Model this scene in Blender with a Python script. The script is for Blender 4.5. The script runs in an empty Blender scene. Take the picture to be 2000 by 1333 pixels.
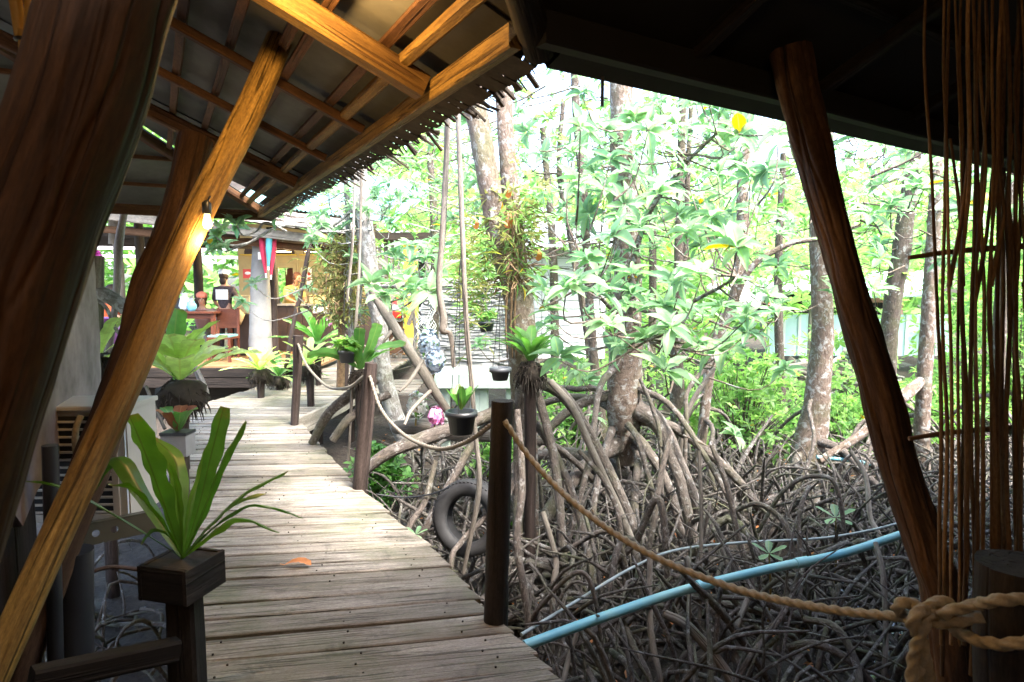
import bpy, math, random
import numpy as np
R = math.radians
random.seed(7); rng = np.random.default_rng(7)
sc = bpy.context.scene
col = sc.collection
# ------------------------------------------------------------------ camera, sky, sun, exposure
PITCH = 4.87; F = 1250.0; H = 1.5
cam = bpy.data.objects.new('camera', bpy.data.cameras.new('camera')); col.objects.link(cam)
cam.location = (0, 0, H); cam.rotation_euler = (R(90 - PITCH), 0, 0)
cam.data.sensor_width = 36; cam.data.lens = 36 * F / 2000
cam.data.clip_start = .05; cam.data.clip_end = 400
cam.data.dof.use_dof = True; cam.data.dof.focus_distance = 5.0; cam.data.dof.aperture_fstop = 5.6
sc.camera = cam
SUN_EL, SUN_AZ = 56, 135          # azimuth clockwise from +Y
world = bpy.data.worlds.new('World'); sc.world = world; world.use_nodes = True
nt = world.node_tree; bg = nt.nodes['Background']
sky = nt.nodes.new('ShaderNodeTexSky'); sky.sky_type = 'NISHITA'; sky.sun_disc = False
sky.sun_elevation = R(SUN_EL); sky.sun_rotation = R(SUN_AZ); sky.dust_density = 4.0; sky.air_density = 1.0; sky.ozone_density = 1.0
nt.links.new(sky.outputs[0], bg.inputs[0]); bg.inputs[1].default_value = .15
sun = bpy.data.objects.new('sun', bpy.data.lights.new('sun', 'SUN')); col.objects.link(sun)
sun.data.energy = 1.5; sun.data.angle = R(14); sun.data.color = (1, .96, .9)
sun.rotation_euler = (R(90 - SUN_EL), 0, R(180 - SUN_AZ))
sc.view_settings.view_transform = 'Standard'; sc.view_settings.look = 'None'
sc.view_settings.gamma = 1; sc.view_settings.exposure = 3.32
sc.cycles.max_bounces = 7; sc.cycles.transparent_max_bounces = 8
sc.cycles.sample_clamp_indirect = 6

_c, _s = math.cos(R(PITCH)), math.sin(R(PITCH))
def ray(px, py):
    a = (px - 1000) / F; b = (666.5 - py) / F
    return np.array([a, _c + b * _s, -_s + b * _c])
O = np.array([0, 0, H])
def at(px, py, Y):
    r = ray(px, py); return O + r * (Y / r[1])
def atz(px, py, z):
    r = ray(px, py); return O + r * ((z - H) / r[2])
def path(*ps): return np.array([at(*p) for p in ps])
V3 = lambda *a: np.array(a, float)
def unit(v): v = np.asarray(v, float); return v / max(np.linalg.norm(v), 1e-9)

# ------------------------------------------------------------------ mesh helpers
class MB:
    def __init__(s): s.V = []; s.F = []; s.G = []; s.M = []; s.n = 0
    def add(s, v, f, g=None, m=0):
        v = np.array(v, float).reshape(-1, 3)
        f = np.asarray(f, np.int64)
        s.V.append(v); s.F.append(f + s.n); s.M.append(m)
        s.G.append(v.copy() if g is None else np.asarray(g, float)); s.n += len(v)
        return s
    def build(s, name, mat, parent=None, smooth=False, loc=None):
        me = bpy.data.meshes.new(name)
        if s.n:
            V = np.concatenate(s.V); G = np.concatenate(s.G)
            if loc is not None: V = V - np.asarray(loc, float)
            me.vertices.add(len(V)); me.vertices.foreach_set('co', V.astype(np.float32).ravel())
            loops = np.concatenate([f.ravel() for f in s.F])
            tot = np.concatenate([np.full(len(f), f.shape[1]) for f in s.F])
            mi = np.concatenate([np.full(len(f), m) for f, m in zip(s.F, s.M)])
            me.loops.add(len(loops)); me.loops.foreach_set('vertex_index', loops.astype(np.int32))
            st = np.concatenate([[0], np.cumsum(tot)[:-1]])
            me.polygons.add(len(tot)); me.polygons.foreach_set('loop_start', st.astype(np.int32))
            me.polygons.foreach_set('material_index', mi.astype(np.int32))
            me.polygons.foreach_set('use_smooth', np.full(len(tot), smooth))
            a = me.attributes.new('gc', 'FLOAT_VECTOR', 'POINT'); a.data.foreach_set('vector', G.astype(np.float32).ravel())
            me.update(calc_edges=True)
        for m in (mat if isinstance(mat, (list, tuple)) else [mat]): me.materials.append(m)
        o = bpy.data.objects.new(name, me); col.objects.link(o)
        if loc is not None: o.location = tuple(loc)
        if parent is not None:
            o.parent = parent
            pl = np.array(parent['_w']) if '_w' in parent else np.zeros(3)
            here = (np.asarray(loc, float) if loc is not None else np.zeros(3))
            o.location = tuple(here - pl); o['_w'] = [float(q) for q in here]
        return o
def tag(o, label=None, cat=None, group=None, kind=None):
    for k, v in (('label', label), ('category', cat), ('group', group), ('kind', kind)):
        if v: o[k] = v
    return o
def thing(name, label, cat, loc=(0, 0, 0), group=None, kind=None):
    o = bpy.data.objects.new(name, None); col.objects.link(o); o.location = tuple(loc); o['_w'] = [float(q) for q in loc]
    o.empty_display_size = .1
    return tag(o, label, cat, group, kind)
def kids(o): return [c for c in KID.get(o.name, [])]

def catmull(P, n):
    P = np.asarray(P, float)
    if len(P) < 3: t = np.linspace(0, 1, n)[:, None]; return P[0] * (1 - t) + P[-1] * t
    Q = np.vstack([2 * P[0] - P[1], P, 2 * P[-1] - P[-2]])
    m = len(P) - 1; t = np.linspace(0, m, n); i = np.minimum(t.astype(int), m - 1); f = (t - i)[:, None]
    a, b, c, d = Q[i], Q[i + 1], Q[i + 2], Q[i + 3]
    return .5 * ((2 * b) + (-a + c) * f + (2 * a - 5 * b + 4 * c - d) * f ** 2 + (-a + 3 * b - 3 * c + d) * f ** 3)
def frames(P):
    T = np.gradient(P, axis=0); T /= np.maximum(np.linalg.norm(T, axis=1)[:, None], 1e-9)
    up = V3(0, 0, 1) if abs(T[0][2]) < .9 else V3(0, 1, 0)
    N = np.zeros_like(P); n = unit(np.cross(T[0], up))
    for i in range(len(P)):
        n = n - T[i] * n.dot(T[i]); n /= max(np.linalg.norm(n), 1e-9); N[i] = n
    return T, N, np.cross(T, N)
def tube(mb, P, rad, seg=8, n=None, bump=0., cap=True, m=0, rope=0., pitch=.04, freq=(3, 5), zs=6., furrow=0.):
    """a round limb along control points; bump = relief as a share of the radius"""
    P = np.asarray(P, float); rad = np.atleast_1d(np.asarray(rad, float))
    if n:
        k = len(P); C = catmull(P, n)
        rad = np.interp(np.linspace(0, 1, n), np.linspace(0, 1, len(rad)), rad) if len(rad) > 1 else np.full(n, rad[0]); P = C
    elif len(rad) != len(P): rad = np.interp(np.linspace(0, 1, len(P)), np.linspace(0, 1, len(rad)), rad) if len(rad) > 1 else np.full(len(P), rad[0])
    T, N, B = frames(P)
    L = np.concatenate([[0], np.cumsum(np.linalg.norm(np.diff(P, axis=0), axis=1))])
    th = np.linspace(0, 2 * np.pi, seg, endpoint=False)[None]; s = L[:, None]
    rr = rad[:, None] * np.ones((1, seg))
    if bump:
        ph = rng.uniform(0, 6.28, 8)
        w = (np.sin(freq[0] * th + ph[0] + s * zs * .5) * .35 + np.sin(freq[1] * th + ph[1] - s * zs * .8) * .3 + np.sin(s * zs + ph[2] + th) * .35
             + np.sin(s * zs * 2.3 + ph[3] - 2 * th) * .3 + np.sin(s * zs * 4.7 + ph[4] + 3 * th) * .16 + np.sin((freq[1] + 4) * th + ph[5] + s * zs * 1.7) * .22)
        rr = rr * (1 + bump * w)
    if furrow:
        for _ in range(11):
            c0 = rng.uniform(0, 6.28) + .35 * np.sin(s * rng.uniform(1, 3) + rng.uniform(0, 6)) + .06 * np.sin(s * 21 + rng.uniform(0, 6)); dlt = (th - c0 + np.pi) % (2 * np.pi) - np.pi
            rr = rr * (1 - furrow * np.clip(.3 + np.sin(s * rng.uniform(2, 6) + rng.uniform(0, 6)), 0, 1) * np.exp(-(dlt / rng.uniform(.035, .08)) ** 2))
    if rope: rr = rr * (1 + rope * np.cos(3 * th - s * (2 * np.pi / pitch / 1.0)))
    V = P[:, None] + rr[..., None] * (np.cos(th)[..., None] * N[:, None] + np.sin(th)[..., None] * B[:, None])
    o = rng.uniform(0, 40, 3)
    r0 = float(rad.mean())
    G = np.stack([np.cos(th) * r0 + 0 * s + o[0], np.sin(th) * r0 + 0 * s + o[1], s + 0 * th + o[2]], -1)
    k = len(P); idx = np.arange(k * seg).reshape(k, seg); nx = np.roll(idx, -1, 1)
    q = np.stack([idx[:-1], nx[:-1], nx[1:], idx[1:]], -1).reshape(-1, 4)
    base = mb.n
    mb.add(V.reshape(-1, 3), q, G.reshape(-1, 3), m)
    if cap:
        for row, c, rev in ((0, P[0], 1), (k - 1, P[-1], 0)):
            ring = V[row]; vv = np.vstack([ring, c]); a = np.arange(seg); b = np.roll(a, -1)
            f = np.stack([b, a, np.full(seg, seg)], 1) if rev else np.stack([a, b, np.full(seg, seg)], 1)
            mb.add(vv, f, np.vstack([G[row], G[row].mean(0)]), m)
    return mb
def beam(mb, p0, p1, w, h, up=(0, 0, 1), ch=.12, n=1, wob=0., m=0, twist=0.):
    """a sawn length of timber with chamfered edges; w across, h along up"""
    p0 = np.asarray(p0, float); p1 = np.asarray(p1, float); t = unit(p1 - p0); a = unit(np.cross(t, up)); b = np.cross(a, t)
    c = ch * min(w, h); x, y = w / 2, h / 2
    sec = np.array([(-x + c, -y), (x - c, -y), (x, -y + c), (x, y - c), (x - c, y), (-x + c, y), (-x, y - c), (-x, -y + c)])
    L = np.linalg.norm(p1 - p0); ts = np.linspace(0, 1, n + 1); o = rng.uniform(0, 40, 3); V = []; G = []
    ph = rng.uniform(0, 6.28, 4)
    for q in ts:
        k = 1 + wob * (math.sin(q * L * 5 + ph[0]) * .5 + math.sin(q * L * 13 + ph[1]) * .25)
        off = wob * w * .6 * math.sin(q * L * 3 + ph[2]); of2 = wob * h * .5 * math.sin(q * L * 2.3 + ph[3])
        P = p0 + (p1 - p0) * q + a * off + b * of2
        V.append(P + sec[:, :1] * k * a + sec[:, 1:] * k * b); G.append(np.column_stack([sec, np.full(8, q * L)]) + o)
    V = np.array(V); G = np.array(G); k = n + 1; idx = np.arange(k * 8).reshape(k, 8); nx = np.roll(idx, -1, 1)
    q = np.stack([idx[:-1], nx[:-1], nx[1:], idx[1:]], -1).reshape(-1, 4)
    mb.add(V.reshape(-1, 3), q, G.reshape(-1, 3), m)
    mb.add(V[0], np.arange(8)[::-1][None], G[0], m); mb.add(V[-1], np.arange(8)[None], G[-1], m)
    return mb
def box(mb, c, s, m=0, ch=.04, rz=0.):
    c = np.asarray(c, float); w, d, h = s; ax = V3(math.cos(rz), math.sin(rz), 0)
    return beam(mb, c - ax * w / 2, c + ax * w / 2, d, h, (0, 0, 1), ch, 1, 0, m)
def lathe(mb, prof, c, seg=20, m=0, axis=None):
    prof = np.asarray(prof, float); th = np.linspace(0, 2 * np.pi, seg, endpoint=False)
    k = len(prof); V = np.zeros((k, seg, 3)); V[..., 0] = prof[:, :1] * np.cos(th); V[..., 1] = prof[:, :1] * np.sin(th); V[..., 2] = prof[:, 1:]
    if axis is not None:
        z = unit(axis); x = unit(np.cross(z, V3(0, 0, 1) if abs(z[2]) < .9 else V3(1, 0, 0))); y = np.cross(z, x)
        V = V[..., :1] * x + V[..., 1:2] * y + V[..., 2:] * z
    V = V + np.asarray(c, float)
    idx = np.arange(k * seg).reshape(k, seg); nx = np.roll(idx, -1, 1)
    return mb.add(V.reshape(-1, 3), np.stack([idx[:-1], nx[:-1], nx[1:], idx[1:]], -1).reshape(-1, 4), None, m)
def poly(mb, pts, thick, nrm, m=0):
    """a flat slab: polygon with thickness along -nrm"""
    P = np.asarray(pts, float); n = len(P); nrm = unit(nrm); Q = P - nrm * thick
    mb.add(P, np.arange(n)[None], P, m); mb.add(Q, np.arange(n)[::-1][None], Q, m)
    for i in range(n):
        j = (i + 1) % n; mb.add([P[i], Q[i], Q[j], P[j]], [[0, 1, 2, 3]], None, m)
    return mb
def blob(mb, c, r, m=0, seg=14, rings=9, lump=0., sc3=(1, 1, 1)):
    th = np.linspace(0, 2 * np.pi, seg, endpoint=False)[None]; ph = np.linspace(.02, np.pi - .02, rings)[:, None]
    d = np.stack([np.sin(ph) * np.cos(th), np.sin(ph) * np.sin(th), np.cos(ph) + 0 * th], -1)
    o = rng.uniform(0, 6, 3); k = 1 + lump * (np.sin(d[..., 0] * 5 + o[0]) * np.sin(d[..., 1] * 5 + o[1]) + .6 * np.sin(d[..., 2] * 8 + o[2] + d[..., 0] * 7))
    V = np.asarray(c, float) + d * k[..., None] * r * np.array(sc3)
    idx = np.arange(rings * seg).reshape(rings, seg); nx = np.roll(idx, -1, 1)
    return mb.add(V.reshape(-1, 3), np.stack([idx[:-1], nx[:-1], nx[1:], idx[1:]], -1).reshape(-1, 4), None, m)

# ---- leaves
def leaf_tpl(nl, na, fold=.25, bend=.35, wave=0.):
    """unit leaf along +x (length 1), width 1 at the widest, vertices (n,3) and gc (rand slot, across, along)"""
    t = np.linspace(0, 1, nl + 1); w = np.sin(np.pi * np.clip(t, 0, 1) ** .8) ** .75 * .5; w[0] = .03; w[-1] = .01
    a = np.linspace(-1, 1, na + 1); V = []; G = []
    for ti, wi in zip(t, w):
        for ai in a:
            V.append((ti, ai * wi, abs(ai) * wi * fold - bend * ti * ti + wave * math.sin(ti * 17 + ai * 2) * abs(ai))); G.append((0, ai, ti))
    k = na + 1; idx = np.arange((nl + 1) * k).reshape(nl + 1, k)
    Fq = np.stack([idx[:-1, :-1], idx[1:, :-1], idx[1:, 1:], idx[:-1, 1:]], -1).reshape(-1, 4)
    return np.array(V), Fq, np.array(G)
TPL_HI = leaf_tpl(6, 4); TPL_HI2 = leaf_tpl(6, 4, .45, .75, .03); TPL_MID = leaf_tpl(3, 2); TPL_LO = leaf_tpl(2, 1, 0, .3)
def leaves(mb, P, D, U, L, W, tpl=TPL_MID, rnd=None, m=0):
    """many leaves: base points P, directions D, up hints U, lengths L, widths W"""
    D = D / np.linalg.norm(D, axis=1)[:, None]; S = np.cross(U, D); S /= np.maximum(np.linalg.norm(S, axis=1)[:, None], 1e-6); Nn = np.cross(D, S)
    tv, tf, tg = tpl; L = np.broadcast_to(L, len(P))[:, None, None]; W = np.broadcast_to(W, len(P))[:, None, None]
    V = P[:, None] + L * tv[None, :, :1] * D[:, None] + W * tv[None, :, 1:2] * S[:, None] + (L * .6 + W * .4) * tv[None, :, 2:] * Nn[:, None]
    G = np.broadcast_to(tg, (len(P),) + tg.shape).copy(); G[..., 0] = (rng.uniform(0, 1, len(P)) if rnd is None else rnd)[:, None]
    k = tv.shape[0]; Fq = (tf[None] + (np.arange(len(P)) * k)[:, None, None]).reshape(-1, 4)
    mb.add(V.reshape(-1, 3), Fq, G.reshape(-1, 3), m)
def rosettes(mb, C, L=.16, nl=8, tpl=TPL_MID, tilt=.35, wr=.4, axis=None, m=0, base=0.):
    """whorls of mangrove leaves round each centre"""
    C = np.asarray(C, float); n = len(C)
    A = np.tile([0., 0, 1], (n, 1)) + rng.normal(0, tilt, (n, 3)) if axis is None else np.asarray(axis, float)
    A /= np.linalg.norm(A, axis=1)[:, None]
    X = np.cross(A, rng.normal(0, 1, (n, 3))); X /= np.linalg.norm(X, axis=1)[:, None]; Y = np.cross(A, X)
    L = np.broadcast_to(L, n); rr = rng.uniform(0, 1, n)
    for k in range(nl):
        th = 2 * np.pi * (k / nl) * 1.0 + rng.normal(0, .22, n) + k * .15; el = rng.uniform(-.15, .55, n) + (.5 if k > nl - 3 else 0)
        d = (np.cos(th) * np.cos(el))[:, None] * X + (np.sin(th) * np.cos(el))[:, None] * Y + np.sin(el)[:, None] * A
        ll = L * rng.uniform(.7, 1.12, n)
        leaves(mb, C + d * (L * .06)[:, None], d, A, ll, ll * wr * rng.uniform(.8, 1.25, n), TPL_HI2 if (tpl is TPL_HI and k % 3 == 0) else tpl, np.where(rng.uniform(0, 1, n) < .004, 1., np.clip(rr + rng.normal(0, .2, n), 0, .9)), m)
def frond(P, wmax, side, name, mat, parent, n=16, na=6, wave=.06, blunt=.5, fold=.25, rnd=None, pleat=.0):
    """a strap-shaped fern leaf along control points"""
    C = catmull(P, n + 1); T, _, _ = frames(C); side = unit(side)
    t = np.linspace(0, 1, n + 1); w = np.interp(t, [0, .12, .4, .75, .93, 1], [.1, .35, .85, 1, .7 + .2 * blunt, .12 + .5 * blunt]) * wmax / 2
    ph = rng.uniform(0, 6.28, 3); V = []; G = []; r = rng.uniform() if rnd is None else rnd
    a = np.linspace(-1, 1, na + 1)
    for i in range(n + 1):
        S = unit(side - T[i] * side.dot(T[i])); Nn = np.cross(T[i], S)
        for ai in a:
            ww = w[i] * (1 + .08 * math.sin(t[i] * 23 + ph[0] + 2 * np.sign(ai)))
            z = abs(ai) * ww * fold + wave * ww * math.sin(t[i] * 30 + ph[1] + 1.5 * np.sign(ai)) * abs(ai) + pleat * wmax * math.sin(t[i] * 60 + abs(ai) * 3) * abs(ai)
            V.append(C[i] + S * ai * ww + Nn * z); G.append((r, ai, t[i]))
    k = na + 1; idx = np.arange((n + 1) * k).reshape(n + 1, k)
    mb = MB().add(V, np.stack([idx[:-1, :-1], idx[1:, :-1], idx[1:, 1:], idx[:-1, 1:]], -1).reshape(-1, 4), G)
    loc = np.array(parent['_w']) if parent is not None else None
    return mb.build(name, mat, parent, True, loc=loc)

# ------------------------------------------------------------------ materials
def newmat(name):
    m = bpy.data.materials.new(name); m.use_nodes = True; t = m.node_tree; p = t.nodes['Principled BSDF']; return m, t, p
def nd(t, ty, **k):
    n = t.nodes.new(ty)
    for a, v in k.items():
        if a.startswith('i_'):
            key = a[2:]; key = int(key) if key.isdigit() else key.replace('_', ' '); n.inputs[key].default_value = v
        else: setattr(n, a, v)
    return n
def c4(c): return (c[0], c[1], c[2], 1)
def coords(t, scale, obj_rand=True):
    at_ = nd(t, 'ShaderNodeAttribute', attribute_name='gc'); mp = nd(t, 'ShaderNodeMapping'); mp.inputs['Scale'].default_value = scale
    if obj_rand:
        oi = nd(t, 'ShaderNodeObjectInfo'); mu = nd(t, 'ShaderNodeMath', operation='MULTIPLY', i_1=37.); t.links.new(oi.outputs['Random'], mu.inputs[0])
        ad = nd(t, 'ShaderNodeVectorMath', operation='ADD'); t.links.new(at_.outputs['Vector'], ad.inputs[0]); t.links.new(mu.outputs[0], ad.inputs[1])
        t.links.new(ad.outputs[0], mp.inputs['Vector'])
    else: t.links.new(at_.outputs['Vector'], mp.inputs['Vector'])
    return mp.outputs[0]
def ramp(t, fac, stops):
    r = nd(t, 'ShaderNodeValToRGB'); e = r.color_ramp.elements
    while len(e) < len(stops): e.new(.5)
    for q, (p, c) in zip(e, stops): q.position = p; q.color = c4(c)
    t.links.new(fac, r.inputs[0]); return r.outputs[0]
def mix(t, fac, a, b, mode='MIX'):
    n = nd(t, 'ShaderNodeMix', data_type='RGBA', blend_type=mode)
    for s, v in ((0, fac), (6, a), (7, b)):
        if isinstance(v, (int, float)): n.inputs[s].default_value = v
        elif isinstance(v, tuple): n.inputs[s].default_value = c4(v)
        else: t.links.new(v, n.inputs[s])
    return n.outputs[2]
def noise(t, vec, scale, detail=6, rough=.6, dist=0.):
    n = nd(t, 'ShaderNodeTexNoise'); n.inputs['Scale'].default_value = scale; n.inputs['Detail'].default_value = detail
    n.inputs['Roughness'].default_value = rough; n.inputs['Distortion'].default_value = dist; t.links.new(vec, n.inputs['Vector']); return n.outputs[0]
def bumpn(t, p, h, strength=.5, dist=.01):
    b = nd(t, 'ShaderNodeBump'); b.inputs['Strength'].default_value = strength; b.inputs['Distance'].default_value = dist
    t.links.new(h, b.inputs['Height']); t.links.new(b.outputs[0], p.inputs['Normal'])
def wood(name, dark, light, g=18., rough=.75, stain=None, bump=.5, vary=.35, crack=.4):
    m, t, p = newmat(name)
    v = coords(t, (g, g, g * .07)); f = noise(t, v, 1.6, 8, .65, .6)
    v2 = coords(t, (1, 1, .35)); f2 = noise(t, v2, 3., 3, .5)
    c = ramp(t, f, [(.3, dark), (.68, light)])
    v3 = coords(t, (g * 1.5, g * 1.5, g * .05)); f3 = noise(t, v3, 1.3, 2, .5, 1.2)
    ck = ramp(t, f3, [(.34, (.12,) * 3), (.42, (1,) * 3)])
    c = mix(t, crack, c, ck, 'MULTIPLY')
    f4 = noise(t, coords(t, (g * 6, g * 6, g * 1.6)), 1.5, 4, .7); sp = ramp(t, f4, [(.35, (.55,) * 3), (.62, (1.15,) * 3)]); c = mix(t, .8, c, sp, 'MULTIPLY')
    s = stain or tuple(q * .45 for q in dark)
    k = ramp(t, f2, [(.38, (0, 0, 0)), (.72, (.75,) * 3)])
    c = mix(t, k, c, s)
    oi = nd(t, 'ShaderNodeObjectInfo'); mr = nd(t, 'ShaderNodeMapRange'); mr.inputs['To Min'].default_value = 1 - vary; mr.inputs['To Max'].default_value = 1 + vary
    t.links.new(oi.outputs['Random'], mr.inputs[0]); mm = nd(t, 'ShaderNodeVectorMath', operation='SCALE'); t.links.new(c, mm.inputs[0]); t.links.new(mr.outputs[0], mm.inputs['Scale'])
    t.links.new(mm.outputs[0], p.inputs['Base Color']); p.inputs['Roughness'].default_value = rough; p.inputs['Specular IOR Level'].default_value = .22
    ad = nd(t, 'ShaderNodeMath', operation='ADD'); t.links.new(f, ad.inputs[0]); t.links.new(ck, ad.inputs[1]); bumpn(t, p, ad.outputs[0], bump, .006)
    return m
def bark(name, dark, mid, lichen, lich=.5, sc_=9., bump=.8):
    m, t, p = newmat(name)
    v = coords(t, (sc_, sc_, sc_ * .45)); f = noise(t, v, 2.2, 9, .7, .8)
    c = ramp(t, f, [(.32, dark), (.66, mid)])
    v2 = coords(t, (sc_ * .8, sc_ * .8, sc_ * .8)); f2 = noise(t, v2, 1.1, 6, .7, .4)
    k = ramp(t, f2, [(.62 - lich * .2, (0, 0, 0)), (.70 - lich * .2, (.85,) * 3)])
    c = mix(t, k, c, lichen)
    v3 = coords(t, (2, 2, 2)); f3 = noise(t, v3, 1.2, 3); g = ramp(t, f3, [(.5, (0, 0, 0)), (.72, (.5,) * 3)]); c = mix(t, g, c, (.10, .12, .04))
    t.links.new(c, p.inputs['Base Color']); p.inputs['Roughness'].default_value = .9
    bumpn(t, p, f, bump, .035); return m
def nd_sub(t, s_):
    n = nd(t, 'ShaderNodeMath', operation='SUBTRACT', i_1=1.06); t.links.new(s_, n.inputs[0]); return n.outputs[0]
def leafm(name, a, b, yellow=.02, trans=.35, rough=.38, rib=(.35, .45, .12)):
    m, t, p = newmat(name)
    at_ = nd(t, 'ShaderNodeAttribute', attribute_name='gc'); sp = nd(t, 'ShaderNodeSeparateXYZ'); t.links.new(at_.outputs['Vector'], sp.inputs[0])
    c = ramp(t, sp.outputs[0], [(0, a), (.96 - yellow, b), (1., (.55, .33, .03) if yellow > .001 else b)])
    tc = nd(t, 'ShaderNodeTexCoord'); f = noise(t, tc.outputs['Object'], 9., 4); k = ramp(t, f, [(.3, (.7,) * 3), (.7, (1.25,) * 3)]); c = mix(t, 1., c, k, 'MULTIPLY')
    ab = nd(t, 'ShaderNodeMath', operation='ABSOLUTE'); t.links.new(sp.outputs[1], ab.inputs[0])
    r = ramp(t, ab.outputs[0], [(.04, (.6,) * 3), (.10, (0, 0, 0))]); c = mix(t, r, c, rib)
    if 'fern' in name:
        nz_ = noise(t, tc.outputs['Object'], 30., 4); ad = nd(t, 'ShaderNodeMath', operation='MULTIPLY_ADD', i_1=.25); t.links.new(nz_, ad.inputs[0]); t.links.new(sp.outputs[2], ad.inputs[2])
        c = mix(t, ramp(t, ad.outputs[0], [(.99, (0, 0, 0)), (1.0, (.8,) * 3)]) if 0 else ramp(t, nd_sub(t, ad.outputs[0]), [(.0, (0, 0, 0)), (.12, (.85,) * 3)]), c, (.22, .12, .04))
    t.links.new(c, p.inputs['Base Color']); p.inputs['Roughness'].default_value = rough; p.inputs['Specular IOR Level'].default_value = .5
    tr = nd(t, 'ShaderNodeBsdfTranslucent'); hs = nd(t, 'ShaderNodeHueSaturation', i_Saturation=1.15, i_Value=1.5); t.links.new(c, hs.inputs['Color']); t.links.new(hs.outputs[0], tr.inputs[0])
    ms = nd(t, 'ShaderNodeMixShader'); ms.inputs[0].default_value = trans; t.links.new(p.outputs[0], ms.inputs[1]); t.links.new(tr.outputs[0], ms.inputs[2])
    t.links.new(ms.outputs[0], t.nodes['Material Output'].inputs['Surface']); return m
def plain(name, c, rough=.6, var=.25, sc_=6., metal=0., bump=0., c2=None):
    m, t, p = newmat(name); tc = nd(t, 'ShaderNodeTexCoord'); f = noise(t, tc.outputs['Object'], sc_, 6, .65)
    col_ = ramp(t, f, [(.3, tuple(q * (1 - var) for q in c)), (.7, c2 or tuple(min(1, q * (1 + var * .5)) for q in c))])
    t.links.new(col_, p.inputs['Base Color']); p.inputs['Roughness'].default_value = rough; p.inputs['Metallic'].default_value = metal
    if bump: bumpn(t, p, f, bump, .01)
    return m
def emis(name, c, s):
    m, t, p = newmat(name); p.inputs['Emission Color'].default_value = c4(c); p.inputs['Emission Strength'].default_value = s; p.inputs['Base Color'].default_value = c4(c); return m

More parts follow.
